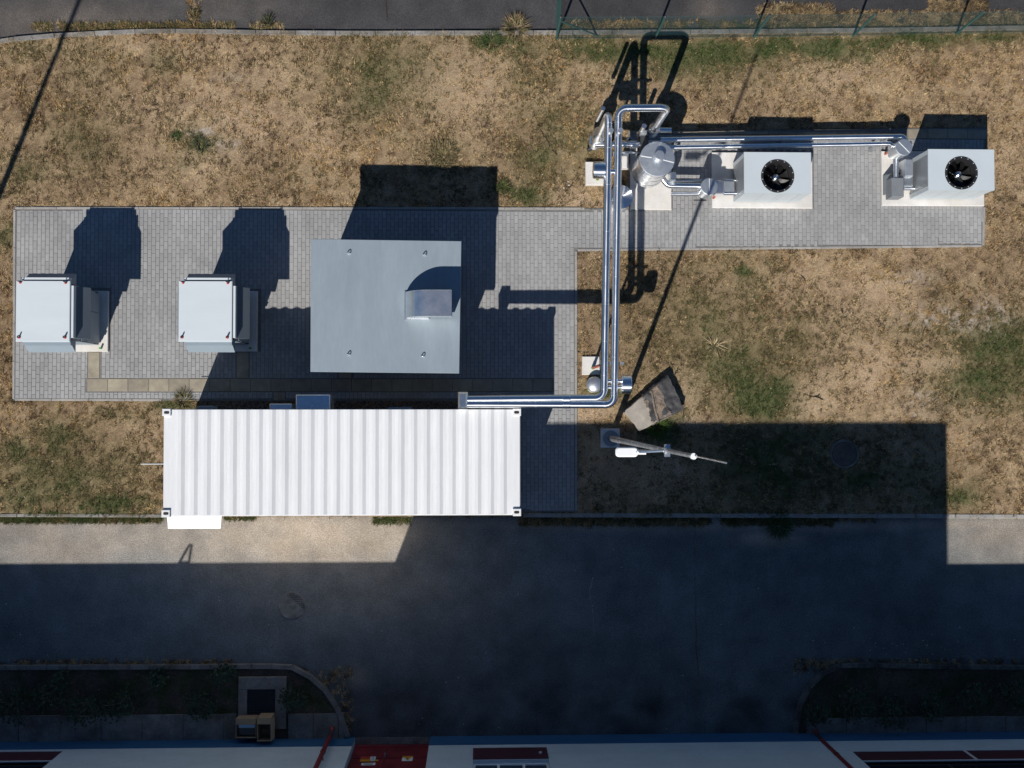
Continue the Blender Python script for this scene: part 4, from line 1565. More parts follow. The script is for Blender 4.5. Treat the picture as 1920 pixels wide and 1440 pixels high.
# dome-capped vent heads on the ground
for (cx_, cy_, r_, h_, dome, lab) in ((1115, 721, .2, .26, True, 'small silver dome-capped vent beside the paving edge'), (1165, 369, .285, .55, False, 'low silver drum with flat lid beneath the pipe pair near the tank')):
    t_ = U(cx_, cy_, h_)
    prof = [(r_, -h_), (r_, -.04)] + ([(r_ * math.cos(q_), -.04 + r_ * .55 * math.sin(q_)) for q_ in np.linspace(0.1, math.pi / 2 - .02, 9)] if dome else [(r_ + .008, -.035), (r_ + .008, -.01), (.04, .05), (.002, .052)])
    t = thing('vent_head', (t_.x, t_.y, 0), lab, 'vent')
    MB().lathe((t_.x, t_.y, h_), prof[:2], 36).build('casing', 'chrome', t)
    MB().lathe((t_.x, t_.y, h_), prof[1:], 36).build('cap', 'lid_metal' if dome else 'chrome', t)

# --- storage tank
TZ = 1.88
tc_ = U(1232.5, 298, TZ)
tr = .412
tank = thing('storage_tank', (tc_.x, tc_.y, .1), 'upright silver clad tank with seamed round lid', 'tank')
MB().lathe((tc_.x, tc_.y, 0), [(.1, .38), (.3, .4), (tr - .02, .47), (tr - .012, .5), (tr - .012, TZ - .03)], 56).build('body', 'chrome', tank)
MB().lathe((tc_.x, tc_.y, 0), [(tr, TZ - .05), (tr + .004, TZ - .004), (tr - .01, TZ), (.13, TZ + .022), (.002, TZ + .024)], 56).build('lid', 'lid_metal', tank)
for ang in (math.radians(170), math.radians(-12)):
    d = Vector((math.cos(ang), math.sin(ang), 0))
    n_ = Vector((-d.y, d.x, 0)) * .009
    p0, p1 = Vector((tc_.x, tc_.y, TZ + .026)) + d * .14, Vector((tc_.x, tc_.y, TZ + .008)) + d * (tr - .01)
    MB().slab(p0 - n_, p1 - n_, p1 + n_, p0 + n_, .01).build('lid_seam', 'white_plain', tank)
MB().lathe((tc_.x + .03, tc_.y + .05, TZ + .02), [(.122, 0), (.122, .14), (.105, .155), (.002, .158)], 32).build('manhole_neck', 'lid_metal', tank)
for k in range(3):
    a = 2 * math.pi * k / 3 + .5
    MB().cyl((tc_.x + .3 * math.cos(a), tc_.y + .3 * math.sin(a), .101), (tc_.x + .3 * math.cos(a), tc_.y + .3 * math.sin(a), .46), .04, 14).build('leg', 'steel_grey', tank)
for zz in (.75, 1.2, 1.6):
    MB().lathe((tc_.x, tc_.y, zz), [(tr - .012, 0), (tr - .006, .006), (tr - .006, .03), (tr - .012, .036)], 56, (0, 0, 1), False).build('band', 'chrome', tank)
a, b = U(1257, 322, .9), U(1268, 338, .9)
MB().bbox(a.x, b.x, a.y, b.y, .5, .9, .02).build('connection_box', 'galvanised', tank)

# --- manifold between valve stack and tank
mf_ = thing('pipe_manifold', tuple(U(1160, 275, 0)), 'low silver manifold with dark valve block behind the pipe pair', 'pipe manifold')
tube_px([(1116, 271, .7), (1200, 271, .7)], .078).build('pipe_run', 'chrome', mf_)
tube_px([(1150, 286, .5), (1203, 286, .5)], .035).build('pipe_run', 'chrome', mf_)
a, b = U(1201, 254, .85), U(1216, 286, .85)
MB().bbox(a.x, b.x, a.y, b.y, .3, .85, .02).build('valve_block', 'dark_steel', mf_)
a, b = U(1200, 243, 1.0), U(1214, 252, 1.0)
MB().bbox(a.x, b.x, a.y, b.y, .5, 1.0, .02).build('actuator', 'steel_grey', mf_)
c = U(1208, 236, 1.35)
MB().cyl((c.x, c.y, .5), (c.x, c.y, 1.35), .058, 18).build('riser', 'chrome', mf_)
c = U(1186, 271, .7)
MB().lathe(c - Vector((.07, 0, 0)), [(.078, 0), (.105, .01), (.105, .13), (.078, .14)], 24, (1, 0, 0), False).build('flange', 'chrome', mf_)
c = U(1176, 262, .78)
MB().cyl((c.x, c.y, .72), (c.x, c.y, .95), .025, 12).build('air_vent', 'galvanised', mf_)
MB().tube([U(1171, 276, .82), U(1173, 276, .82)], .02, 0, 8).build('indicator', 'green_paint', mf_)
for px_ in (1140, 1192):
    c = U(px_, 272, .6)
    MB().box(c.x - .03, c.x + .03, c.y - .03, c.y + .03, -.02, .62).build('stand', 'steel_grey', mf_)
a, b = U(1166, 291, .3), U(1179, 314, .3)
MB().bbox(a.x, b.x, a.y, b.y, .02, .3, .01).build('control_box', 'concrete_pale', mf_)

# --- long low pipes to the right-hand cooler
for (y_, ye, xe, r_, lab) in ((262, 256, 1697, .07, 'upper of two long low silver pipes running to the far cooler'), (277, 269.5, 1674, .062, 'lower of two long low silver pipes running to the far cooler')):
    a, b = U(1238, y_, .45), U(xe, ye, .45)
    t = thing('low_pipe', (a.x, a.y, 0), lab, 'pipe', 'long low pipes behind the coolers')
    d = (b - a).normalized()
    MB().tube([a, b, b + Vector((.0, -.25, -.02))], r_, .12, 22).build('pipe_run', 'chrome', t)
    for f_ in (.12, .3, .5, .7, .88):
        q_ = a.lerp(b, f_)
        seam_rings(t, r_, [(q_, d)])
    for f_ in (.08, .5, .93):
        q_ = a.lerp(b, f_)
        MB().box(q_.x - .03, q_.x + .03, q_.y - .02, q_.y + .02, -.01, .45 - r_).box(q_.x - .05, q_.x + .05, q_.y - .1, q_.y + .1, -.01, .03).build('stand', 'steel_grey', t)

# --- pump drum and connection at each cooler
pump = thing('pump_drum', tuple(U(1322, 358, 0)), 'silver pump drum in front of the cooler, joined to the tank by short pipes', 'pump', 'silver pump drums beside the coolers')
c = U(1330, 349.5, .95)
MB().lathe((c.x, c.y, 0), [(.17, .4), (.2, .43), (.2, .92)], 36).build('casing', 'chrome', pump)
MB().lathe((c.x, c.y, 0), [(.205, .9), (.208, .945), (.195, .95), (.002, .955)], 36).build('lid', 'lid_metal', pump)
MB().box(c.x - .006, c.x + .006, c.y - .19, c.y + .19, .956, .964).build('lid_seam', 'white_plain', pump)
MB().cyl((c.x, c.y, .0), (c.x, c.y, .41), .06, 16).build('pedestal', 'steel_grey', pump)
a, b = U(1342, 338, .62), U(1357, 363, .62)
MB().bbox(a.x, b.x, a.y, b.y, .25, .62, .02).build('flange_box', 'galvanised', pump)
a, b = U(1357, 339, .55), U(1378, 361, .55)
MB().bbox(a.x, b.x, a.y, b.y, .3, .55, .02).build('connection_box', 'lid_metal', pump)
tube_px([(1357, 362, .5), (1386, 362, .5)], .055).build('pipe_run', 'chrome', pump)
tube_px([(1357, 338, .45), (1386, 338, .45)], .03).build('pipe_run', 'chrome', pump)
tube_px([(1243, 336, .6), (1252, 348, .55), (1318, 349, .55)], .078, .1).build('pipe_run', 'chrome', pump)
tube_px([(1258, 363, .45), (1312, 363, .45)], .055, .0).build('pipe_run', 'chrome', pump)
tube_px([(1264, 340, .4), (1316, 338, .4)], .022).build('pipe_run', 'chrome', pump)
c = U(1313, 375, .3)
MB().box(c.x - .16, c.x + .16, c.y - .015, c.y + .015, .26, .29).build('lever', 'dark_steel', pump)
c = U(1338, 371, .12)
MB().cyl((c.x, c.y, .1), (c.x, c.y, .22), .03, 12).build('drain_cock', 'rust_red', pump)

pump = thing('pump_drum', tuple(U(1686, 282, 0)), 'silver pump drum leaning over a grey bracket box at the far cooler', 'pump', 'silver pump drums beside the coolers')
c = U(1695, 276, .98)
MB().lathe((c.x, c.y, 0), [(.17, .42), (.2, .45), (.2, .95)], 36).build('casing', 'chrome', pump)
MB().lathe((c.x, c.y, 0), [(.205, .93), (.208, .975), (.195, .98), (.002, .985)], 36).build('lid', 'lid_metal', pump)
d = Vector((.13, -.13, 0))
n_ = Vector((.004, .004, 0))
q_ = Vector((c.x, c.y, .993))
MB().slab(q_ - d - n_, q_ + d - n_, q_ + d + n_, q_ - d + n_, .008).build('lid_seam', 'white_plain', pump)
MB().cyl((c.x, c.y, .1), (c.x, c.y, .43), .06, 16).build('pedestal', 'steel_grey', pump)
tube_px([(1680, 290, .5), (1680, 335, .5)], .06).build('pipe_run', 'chrome', pump)
a, b = U(1672, 333, .6), U(1695, 369, .6)
MB().bbox(a.x, b.x, a.y, b.y, .2, .6, .012).build('bracket_box', 'steel_grey', pump)
a, b = U(1663, 325, .4), U(1672, 362, .4)
MB().slab((a.x, b.y, .12), (b.x, b.y, .42), (b.x, a.y, .42), (a.x, a.y, .12), .012).build('guard_plate', 'steel_grey', pump)
a, b = U(1697, 298, .7), U(1713, 330, .7)
MB().bbox(a.x, b.x, a.y, b.y, .3, .7, .02).build('connection_box', 'lid_metal', pump)
a, b = U(1695, 330, .55), U(1713, 348, .55)
MB().bbox(a.x, b.x, a.y, b.y, .25, .55, .02).build('flange_box', 'galvanised', pump)
tube_px([(1694, 353, .45), (1722, 353, .45)], .055).build('pipe_run', 'chrome', pump)
c = U(1661, 288, .15)
MB().cyl((c.x, c.y, .1), (c.x, c.y, .26), .03, 12).build('drain_cock', 'rust_red', pump)
c = U(1688, 322, .4)
MB().cyl((c.x, c.y, .1), (c.x, c.y, .45), .045, 14).build('pump_motor', 'dark_steel', pump)

# ================================================================== STREET LAMP
lb = U(1145, 822, 0)
lamp = thing('street_lamp', (lb.x, lb.y, 0), 'tall tapered steel street lamp with white head on a square concrete footing', 'street lamp')
PT = 10.3
MB().lathe((lb.x, lb.y, 0), [(.072, .03), (.072, 1.6), (.066, 1.62), (.048, 5.5), (.033, PT)], 20).build('pole', 'mast_steel', lamp)
a, b = U(1126, 803.5, .05), U(1162, 839.5, .05)
MB().bbox(a.x, b.x, a.y, b.y, -.05, .05, .015).build('footing', 'concrete_pale', lamp)
MB().lathe((lb.x, lb.y, .05), [(.2, 0), (.2, .02), (.1, .03)], 24).build('base_plate', 'steel_grey', lamp)
col_z = 8.0
MB().lathe((lb.x, lb.y, col_z - .12), [(.062, 0), (.062, .2)], 18).box(lb.x - .05, lb.x + .05, lb.y - .11, lb.y + .11, col_z - .025, col_z + .025).build('arm_clamp', 'galvanised', lamp)
hc = U(1175, 847.5, 7.65)
hl, hwid = 42 * .0134 * .715, 18.5 * .0134 * .715
arm0 = Vector((lb.x - .06, lb.y + .0, col_z))
arm1 = Vector((hc.x + hl / 2 - .02, hc.y, 7.68))
MB().tube([arm0, arm1], .028, 0, 14).build('arm', 'galvanised', lamp)
MB().cyl(arm1 + Vector((.16, 0, .03)), arm1, .045, 14).build('spigot', 'white_plain', lamp)
rr = []
for sx, sy, a0_ in ((1, 1, 0), (-1, 1, 90), (-1, -1, 180), (1, -1, 270)):
    for k in range(5):
        t = math.radians(a0_ + 22.5 * k)
        rr.append((hc.x + sx * (hl / 2 - .06) + .06 * math.cos(t), hc.y + sy * (hwid / 2 - .06) + .06 * math.sin(t)))
MB().bprism(rr, 7.6, 7.69, .02).build('lamp_head', 'white_plain', lamp)
MB().prism([(hc.x + (p[0] - hc.x) * .8, hc.y + (p[1] - hc.y) * .75) for p in rr], 7.585, 7.6).build('lamp_glass', 'glass_dark', lamp)
MB().lathe((lb.x, lb.y, PT), [(.05, -.05), (.05, .03)], 16).build('pole_cap', 'white_plain', lamp)
MB().tube([(lb.x + .02, lb.y, PT), (lb.x + .02, lb.y, 12.4)], .014, 0, 8).build('lightning_rod', 'galvanised', lamp)

# second mast, just outside the left edge: its shadow crosses the lawn
mb = U(-132, 688, 0)
mast = thing('mast', (mb.x, mb.y, 0), 'plain tapered steel mast standing in the grass past the left paving edge', 'mast')
MB().lathe((mb.x, mb.y, 0), [(.1, 0), (.09, 2), (.06, 8), (.045, 13)], 18).build('pole', 'steel_grey', mast)
MB().box(mb.x - .25, mb.x + .25, mb.y - .25, mb.y + .25, -.05, .05).build('footing', 'concrete_dirty', mast)
MB().lathe((mb.x, mb.y, 13), [(.06, -.05), (.06, .05)], 16).build('pole_cap', 'steel_grey', mast)

# ================================================================== FENCE (top right)
FH = 1.52
fpost = [(1043, 73), (1228, 72), (1413, 69.5), (1600, 67), (1793, 63), (1985, 60), (2180, 56)]
fb = [U(*p, 0) for p in fpost]
north = [fb[0] + Vector((.03, 2.45 * k, 0)) for k in (1, 2)]
fence = thing('chain_link_fence', tuple(fb[0]), 'dark green chain-link fence between the lawn and the car park', 'fence')
for p in fb[:-1] + north:
    pm = MB().cyl((p.x, p.y, -.08), (p.x, p.y, FH), .03, 12)
    po = pm.build('post', 'fence_green', fence)
    MB().lathe((p.x, p.y, FH), [(.033, -.01), (.033, .015), (.01, .03)], 12).build('post_cap', 'dark_steel', po)
st = U(1122, 67, 0)
MB().tube([fb[0] + Vector((.02, 0, 1.25)), Vector((st.x, st.y, -.02))], .021, 0, 10).build('brace', 'fence_green', fence)
MB().tube([north[0] + Vector((0, 0, 1.25)), Vector((fb[0].x + .05, fb[0].y + .8, -.02))], .021, 0, 10).build('brace', 'fence_green', fence)


def chain(p, q, name):
    """woven wire between two points on the ground: crossing diagonals, three-sided wires"""
    d = (q - p)
    L_ = d.length
    d = d / L_
    nrm = Vector((-d.y, d.x, 0))
    V, F = [], []
    w = .0021
    zb, zt = .03, FH - .02
    h_ = zt - zb
    s = -h_
    while s < L_:
        for sg in (1, -1):
            a0_, a1_ = (s, s + h_) if sg > 0 else (s + h_, s)
            z0_, z1_ = zb, zt
            # clip to the panel
            ta, tb = 0.0, 1.0
            dx_ = a1_ - a0_
            for lim, lo in ((0.0, True), (L_, False)):
                tt = (lim - a0_) / dx_
                if (dx_ > 0) == lo:
                    ta = max(ta, tt)
                else:
                    tb = min(tb, tt)
            if tb - ta < .02:
                continue
            A = p + d * (a0_ + dx_ * ta) + Vector((0, 0, z0_ + h_ * ta)) + nrm * .003 * sg
            B = p + d * (a0_ + dx_ * tb) + Vector((0, 0, z0_ + h_ * tb)) + nrm * .003 * sg
            t_ = (B - A).normalized()
            u_ = t_.cross(nrm).normalized()
            o0 = len(V)
            for E_ in (A, B):
                for k in range(3):
                    an = 2 * math.pi * k / 3
                    V.append(tuple(E_ + (u_ * math.cos(an) + nrm * math.sin(an)) * w))
            F += [(o0 + k, o0 + (k + 1) % 3, o0 + 3 + (k + 1) % 3, o0 + 3 + k) for k in range(3)]
        s += .062
    m_ = MB().add(V, F)
    ob_ = m_.build(name, 'wire_green', fence)
    ob_['kind'] = 'stuff'
    MB().tube([p + Vector((0, 0, FH - .02)), q + Vector((0, 0, FH - .02))], .0045, 0, 6).build('tension_wire', 'wire_green', fence)
    MB().tube([p + Vector((0, 0, .04)), q + Vector((0, 0, .04))], .0045, 0, 6).build('tension_wire', 'wire_green', fence)


for a, b in zip(fb, fb[1:]):
    chain(a, b, 'wire_mesh')
chain(fb[0], north[0], 'wire_mesh')
chain(north[0], north[1], 'wire_mesh')

# ================================================================== SMALL THINGS
# covers
c = U(1583, 851, 0)
t = thing('manhole_cover', (c.x, c.y, .02), 'rusty round manhole cover set in the shaded lawn', 'manhole cover')
MB().lathe((c.x, c.y, -.02), [(.3, 0), (.3, .036), (.29, .04)], 40).build('cover', 'iron', t)
m = MB()
N_ = 40
for (ra, rb, z) in ((.315, .37, .025),):
    v = [(c.x + r_ * math.cos(2 * math.pi * i / N_), c.y + r_ * math.sin(2 * math.pi * i / N_), z) for r_ in (ra, rb) for i in range(N_)]
    m.add(v, [(i, (i + 1) % N_, N_ + (i + 1) % N_, N_ + i)[::-1] for i in range(N_)])
m.build('cover_frame', 'concrete_dirty', t)
for k in range(3):
    MB().lathe((c.x, c.y, .021), [(.07 + .07 * k, 0), (.075 + .07 * k, .006), (.09 + .07 * k, .006), (.095 + .07 * k, 0)], 32, caps=False).build('cover_ring', 'iron', t)

c = U(548, 1135, Z_ROAD)
t = thing('manhole_cover', (c.x, c.y, Z_ROAD), 'dusty round manhole cover with studded face in the shaded road', 'manhole cover')
MB().lathe((c.x, c.y, Z_ROAD - .03), [(.34, 0), (.34, .042), (.33, .046)], 40).build('cover', 'oldwater', t)
sm_ = None
for gx_ in range(-6, 7):
    for gy_ in range(-6, 7):
        if math.hypot(gx_, gy_) < 6.2 and (gx_ + gy_ > 3):
            wp = (c.x + gx_ * .048, c.y + gy_ * .048, Z_ROAD + .017)
            if sm_ is None:
                sm_ = MB().box(-.014, .014, -.014, .014, 0, .006).build('stud', 'kerb_dark')
                sm_.parent = t
                sm_.location = Vector(wp) - origin(t)
            else:
                part_at(sm_, t, wp)

# light shaft with grating by the facade
a, b = U(447, 1270, .05), U(536, 1367, .05)
t = thing('light_shaft', ((a.x + b.x) / 2, (a.y + b.y) / 2, 0), 'square concrete shaft frame with a dark grating in the planting bed', 'grating')
g0, g1 = U(463, 1293, .05), U(516, 1344, .05)
m = MB()
m.bbox(a.x, b.x, g0.y, a.y, -.08, .05, .012).bbox(a.x, b.x, b.y, g1.y, -.08, .05, .012).bbox(a.x, g0.x, g1.y, g0.y, -.08, .049, .002).bbox(g1.x, b.x, g1.y, g0.y, -.08, .049, .002)
m.build('frame', 'concrete_dirty', t)
MB().box(g0.x, g1.x, g1.y, g0.y, -.08, -.06).build('shaft_floor', 'black_gap', t)
y_ = g1.y + .02
while y_ < g0.y - .02:
    MB().box(g0.x + .005, g1.x - .005, y_, y_ + .022, .0, .035).build('grate_bar', 'grate', t)
    y_ += .045
for f_ in (.25, .5, .75):
    xx = g0.x + (g1.x - g0.x) * f_
    MB().box(xx - .006, xx + .006, g1.y + .005, g0.y - .005, -.03, -.001).build('cross_bar', 'grate', t)


def carton(px0, py0, px1, py1, z, lab, flap):
    a, b = U(px0, py0, z), U(px1, py1, z)
    y0_ = max(b.y, FY + .03)
    t = thing('cardboard_box', ((a.x + b.x) / 2, (a.y + y0_) / 2, 0), lab, 'cardboard box', 'cardboard boxes by the facade')
    w = .012
    m = MB()
    m.box(a.x, b.x, a.y - w, a.y, .012, z).box(a.x, b.x, y0_, y0_ + w, .012, z).box(a.x, a.x + w, y0_ + w, a.y - w, .012, z).box(b.x - w, b.x, y0_ + w, a.y - w, .012, z)
    m.box(a.x + w, b.x - w, y0_ + w, a.y - w, .012, .03)
    m.build('carton', 'cardboard', t)
    # flaps folded outwards / across
    MB().slab((a.x, a.y - .14, z + .012), (b.x, a.y - .14, z + .012), (b.x, a.y + .005, z + .002), (a.x, a.y + .005, z + .002), .006).build('flap', 'cardboard', t)
    if flap:
        MB().slab((b.x - .004, y0_, z + .003), (b.x + .06, y0_ + .02, z - .16), (b.x + .06, a.y - .02, z - .16), (b.x - .004, a.y, z + .003), .006).build('flap', 'cardboard', t)
    return t, a, b, y0_


t, a, b, y0_ = carton(442, 1348, 480, 1384, .36, 'open cardboard box with dark packing and blue foil inside, by the facade', False)
MB().bbox(a.x + .03, b.x - .03, y0_ + .03, a.y - .16, .04, .26, .02).build('packing', 'dark_steel', t)
MB().box(a.x + .05, b.x - .05, a.y - .245, a.y - .165, .262, .27).build('foil_strip', 'foil_blue', t)
t, a, b, y0_ = carton(482, 1347, 508, 1390, .5, 'taller narrow cardboard box, open and empty, right of the other box', True)

# weathered lid with tarpaulin lying on the lawn
A, B, C_, D = U(1170, 771, .24), U(1250, 706, .24), U(1280, 766, .24), U(1199, 808, .24)
t = thing('covered_lid', tuple((A + C_) / 2 * Vector((1, 1, 0)) if False else Vector(((A.x + C_.x) / 2, (A.y + C_.y) / 2, 0))), 'weathered wooden pit lid half covered by a dark torn tarpaulin', 'lid')
q4 = []
for (u_, v_), (w_, x_) in zip(((A, D), (D, C_), (C_, B), (B, A)), ((0, 0),) * 4):
    for k in range(6):
        p_ = u_.lerp(v_, k / 6)
        j_ = 0 if k == 0 else 1
        q4.append((p_.x + j_ * random.uniform(-.022, .022), p_.y + j_ * random.uniform(-.022, .022)))
MB().bprism(q4, -.02, .23, .012).build('board', 'plywood', t)


def bil(u, v):
    return (A * (1 - u) + B * u) * (1 - v) + (D * (1 - u) + C_ * u) * v


def cloth(u0f, u1f, n, amp, z, seed, nm, mm, parent):
    gu, gv = np.meshgrid(np.linspace(0, 1, n), np.linspace(-.05, 1.05, n), indexing='ij')
    V = []
    for i in range(n):
        for j in range(n):
            v_ = gv[i, j]
            u_ = u0f(v_) + (u1f(v_) - u0f(v_)) * gu[i, j]
            p_ = bil(u_, v_)
            V.append((p_.x, p_.y, 0))
    V = np.array(V)
    nz = fbm(V[:, 0], V[:, 1], 3.0, seed, 3) - .5
    V[:, 2] = z + amp * nz + amp * .8 * (np.abs(fbm(V[:, 0] + V[:, 1], V[:, 0] - V[:, 1], 2.2, seed + 4, 2) - .5))
    edge = (gv < 0).ravel() | (gv > 1).ravel()
    V[edge, 2] -= .1
    ii = np.arange(n * n).reshape(n, n)
    F = np.stack([ii[:-1, :-1], ii[1:, :-1], ii[1:, 1:], ii[:-1, 1:]], -1).reshape(-1, 4)
    m_ = MB().add([tuple(p_) for p_ in V], [tuple(f_) for f_ in F], True)
    ob_ = m_.build(nm, mm, parent)
    return ob_


def jag(v, k, a):
    return a * (float(fbm(np.array([v * 6.0 + k]), np.array([k * 1.7]), 1.0, 900 + int(k), 4)[0]) - .5)


tp = cloth(lambda v: .42 - .16 * (v - .5) + jag(v, 3, .3), lambda v: 1.02 + jag(v, 8, .06), 44, .1, .27, 401, 'tarpaulin', 'tarp', t)
cloth(lambda v: .36 - .1 * (v - .5) + jag(v, 13, .22), lambda v: .47 - .2 * (v - .5) + jag(v, 5, .22), 26, .05, .255, 421, 'torn_sheet', 'mud', t)
cloth(lambda v: .54 - .14 * (v - .5) + jag(v, 21, .14), lambda v: .74 + .02 * (v - .2) + jag(v, 27, .2), 34, .09, .293, 409, 'mud_patch', 'mud', t)
p0, p1 = bil(.42, 1.02), bil(.62, .06)
MB().tube([p0 + Vector((0, 0, .07)), (p0 + p1) / 2 + Vector((-.03, .02, .09)), p1 + Vector((0, 0, .07))], .028, .1, 10).build('tarpaulin_fold', 'mud', t)

# cracks and old seams
def crack(pts_px, w, z, name, m_='crack'):
    mm_ = MB()
    P_ = []
    for (a, b) in zip(pts_px, pts_px[1:]):
        for k in range(5):
            P_.append(Vector(UX(a[0] + (b[0] - a[0]) * k / 5 + random.uniform(-1.3, 1.3), a[1] + (b[1] - a[1]) * k / 5 + random.uniform(-1.3, 1.3))))
    V, F = [], []
    for i, p_ in enumerate(P_):
        tdir = (P_[min(i + 1, len(P_) - 1)] - P_[max(i - 1, 0)]).normalized()
        nn = Vector((-tdir.y, tdir.x)) * w * (.25 + random.random()) * .5 * (0.2 if i in (0, len(P_) - 1) else 1)
        V += [(p_.x + nn.x, p_.y + nn.y, z), (p_.x - nn.x, p_.y - nn.y, z)]
    F = [(2 * i + 1, 2 * i + 3, 2 * i + 2, 2 * i) for i in range(len(P_) - 1)]
    mm_.add(V, F)
    mm_.build(name, m_, kind='structure')


for c_ in ([(998, 205), (1010, 232)], [(1012, 244), (1026, 262), (1033, 278)], [(1034, 280), (1048, 295)], [(1270, 690), (1262, 712)], [(1505, 740), (1530, 744), (1540, 735)], [(1528, 742), (1548, 752)], [(1500, 515), (1512, 530)], [(1576, 582), (1583, 590)]):
    crack(c_, .035, .016, 'soil_crack')
crack([(725, -10), (724, 52)], .03, -.052, 'asphalt_crack')
crack([(362, -10), (364, 54)], .09, -.052, 'asphalt_crack', 'seam_fill')
crack([(1305, 985), (1304, 1080), (1306, 1180), (1310, 1260), (1303, 1376)], .026, Z_ROAD + .005, 'asphalt_crack', 'iron')
crack([(1112, 1085), (1107, 1110), (1112, 1150), (1117, 1200)], .03, Z_ROAD + .005, 'asphalt_crack', 'oldwater')


# ================================================================== GRASS AND PLANTS
ALLMASK = [np.array(m_) for m_ in MASKS]


def blades(X, Y, Zb, H, LEAN, WID, COLS, per, name, spread, mt='blade', kind='stuff', parent=None):
    """per blades at every tuft; one triangle each"""
    n = len(X)
    N = n * per
    x = np.repeat(X, per) + RNG.normal(0, 1, N) * np.repeat(spread, per)
    y = np.repeat(Y, per) + RNG.normal(0, 1, N) * np.repeat(spread, per)
    z = np.repeat(Zb, per)
    h = np.repeat(H, per) * RNG.uniform(.5, 1.3, N)
    th = RNG.uniform(0, 2 * math.pi, N)
    ln = np.repeat(LEAN, per) * RNG.uniform(.4, 1.4, N)
    dx, dy = np.cos(th), np.sin(th)
    w = np.repeat(WID, per) * RNG.uniform(.6, 1.3, N)
    V = np.empty((N, 3, 3))
    V[:, 0] = np.stack([x - dy * w, y + dx * w, z], 1)
    V[:, 1] = np.stack([x + dy * w, y - dx * w, z], 1)
    V[:, 2] = np.stack([x + dx * ln, y + dy * ln, z + h], 1)
    c = np.repeat(COLS, per, 0) * RNG.uniform(.7, 1.3, (N, 1))
    c = np.repeat(np.clip(c, 0, 1), 3, 0)
    return np_mesh(name, V.reshape(-1, 3), np.arange(N * 3).reshape(N, 3), mt, c, kind, parent)


def tuft_cols(X, Y, extra_g=0.0):
    g, b, p, br, n1, n2, n3 = fields(X, Y)
    n = len(X)
    g = np.clip(g + extra_g, 0, 1)
    r = RNG.uniform(0, 1, n)
    c = np.empty((n, 3))
    straw = np.array((.5, .365, .19))
    tan_ = np.array((.34, .225, .112))
    drk = np.array((.095, .058, .034))
    k = RNG.uniform(0, 1, n)
    patch = fbm(X, Y, 1.7, 611, 4)
    ol0 = splat(OLIVE, *to_px(X, Y), 19)
    lim1 = np.clip(.36 - .22 * ol0 - .3 * br + .25 * b + 1.1 * (patch - .5), .02, 1)
    lim2 = lim1 + .28
    c[:] = drk
    c[k < lim2] = tan_
    c[k < lim1] = straw
    ol = splat(OLIVE, *to_px(X, Y), 19)
    og = r < (.12 + 1.05 * g + .55 * ol + .9 * np.clip(.42 - patch, 0, 1))
    olive = np.array((.135, .118, .052))
    green = np.array((.06, .088, .026))
    vg = RNG.uniform(0, 1, n) < np.clip((g - .38) * 1.4, 0, .9)
    warm = np.clip(1.6 * (fbm(X, Y, .8, 671, 3) - .35), 0, 1)[:, None]
    c *= (1 - warm) * np.array((.93, .96, 1.04)) + warm * np.array((1.1, .98, .78))
    c[og] = olive
    c[og & vg] = green
    return c, g, b, p


N_T = 120000
X = RNG.uniform(-13.2, 14.6, N_T)
yn_ = np.interp(X, nk[:, 0], nk[:, 1])
ys_ = np.interp(X, sk[:, 0], sk[:, 1])
Y = ys_ + (yn_ - ys_) * RNG.uniform(0, 1, N_T)
keep = np.ones(N_T, bool)
for m_ in MASKS:
    keep &= ~inside(m_, X, Y)
for r_ in PADS[:2] + [rect_px(1098, 303, 1137, 347), rect_px(1091, 668, 1125, 703), rect_px(1125, 803, 1163, 840)]:
    keep &= ~((X > r_[0]) & (X < r_[2]) & (Y > r_[1]) & (Y < r_[3]))
keep &= ~inside([(p.x, p.y) for p in (A, D, C_, B)], X, Y)
mc = U(1583, 851)
keep &= np.hypot(X - mc.x, Y - mc.y) > .36
g, b, p, br, n1, n2, n3 = fields(X, Y)
keep &= RNG.uniform(0, 1, N_T) < np.clip((.05 + 2.6 * (fbm(X, Y, 3.3, 641, 3) - .3) + .5 * g) * (1 - .75 * b) * (1 - .75 * p), .06, 1)
X, Y = X[keep], Y[keep]
c, g, b, p = tuft_cols(X, Y)
n = len(X)
H = RNG.uniform(.025, .075, n) * (1 + .3 * g)
blades(X, Y, np.full(n, -.004), H, RNG.uniform(.03, .085, n), np.full(n, .0062), c, 7, 'dry_grass', np.full(n, .022))


# verge weeds growing through the kerb joints
def verge(x0, x1, y0, y1, n, z, gmul, name, hmul=1.0):
    px = RNG.uniform(x0, x1, n)
    py = RNG.uniform(y0, y1, n)
    v = np.array([UX(a, b_, z) for a, b_ in zip(px, py)])
    k = fbm(v[:, 0], v[:, 1], 2.0, 501, 3)
    v = v[k > .28]
    c, *_ = tuft_cols(v[:, 0], v[:, 1], gmul)
    m = len(v)
    return v, c, np.full(m, z), RNG.uniform(.03, .09, m) * hmul


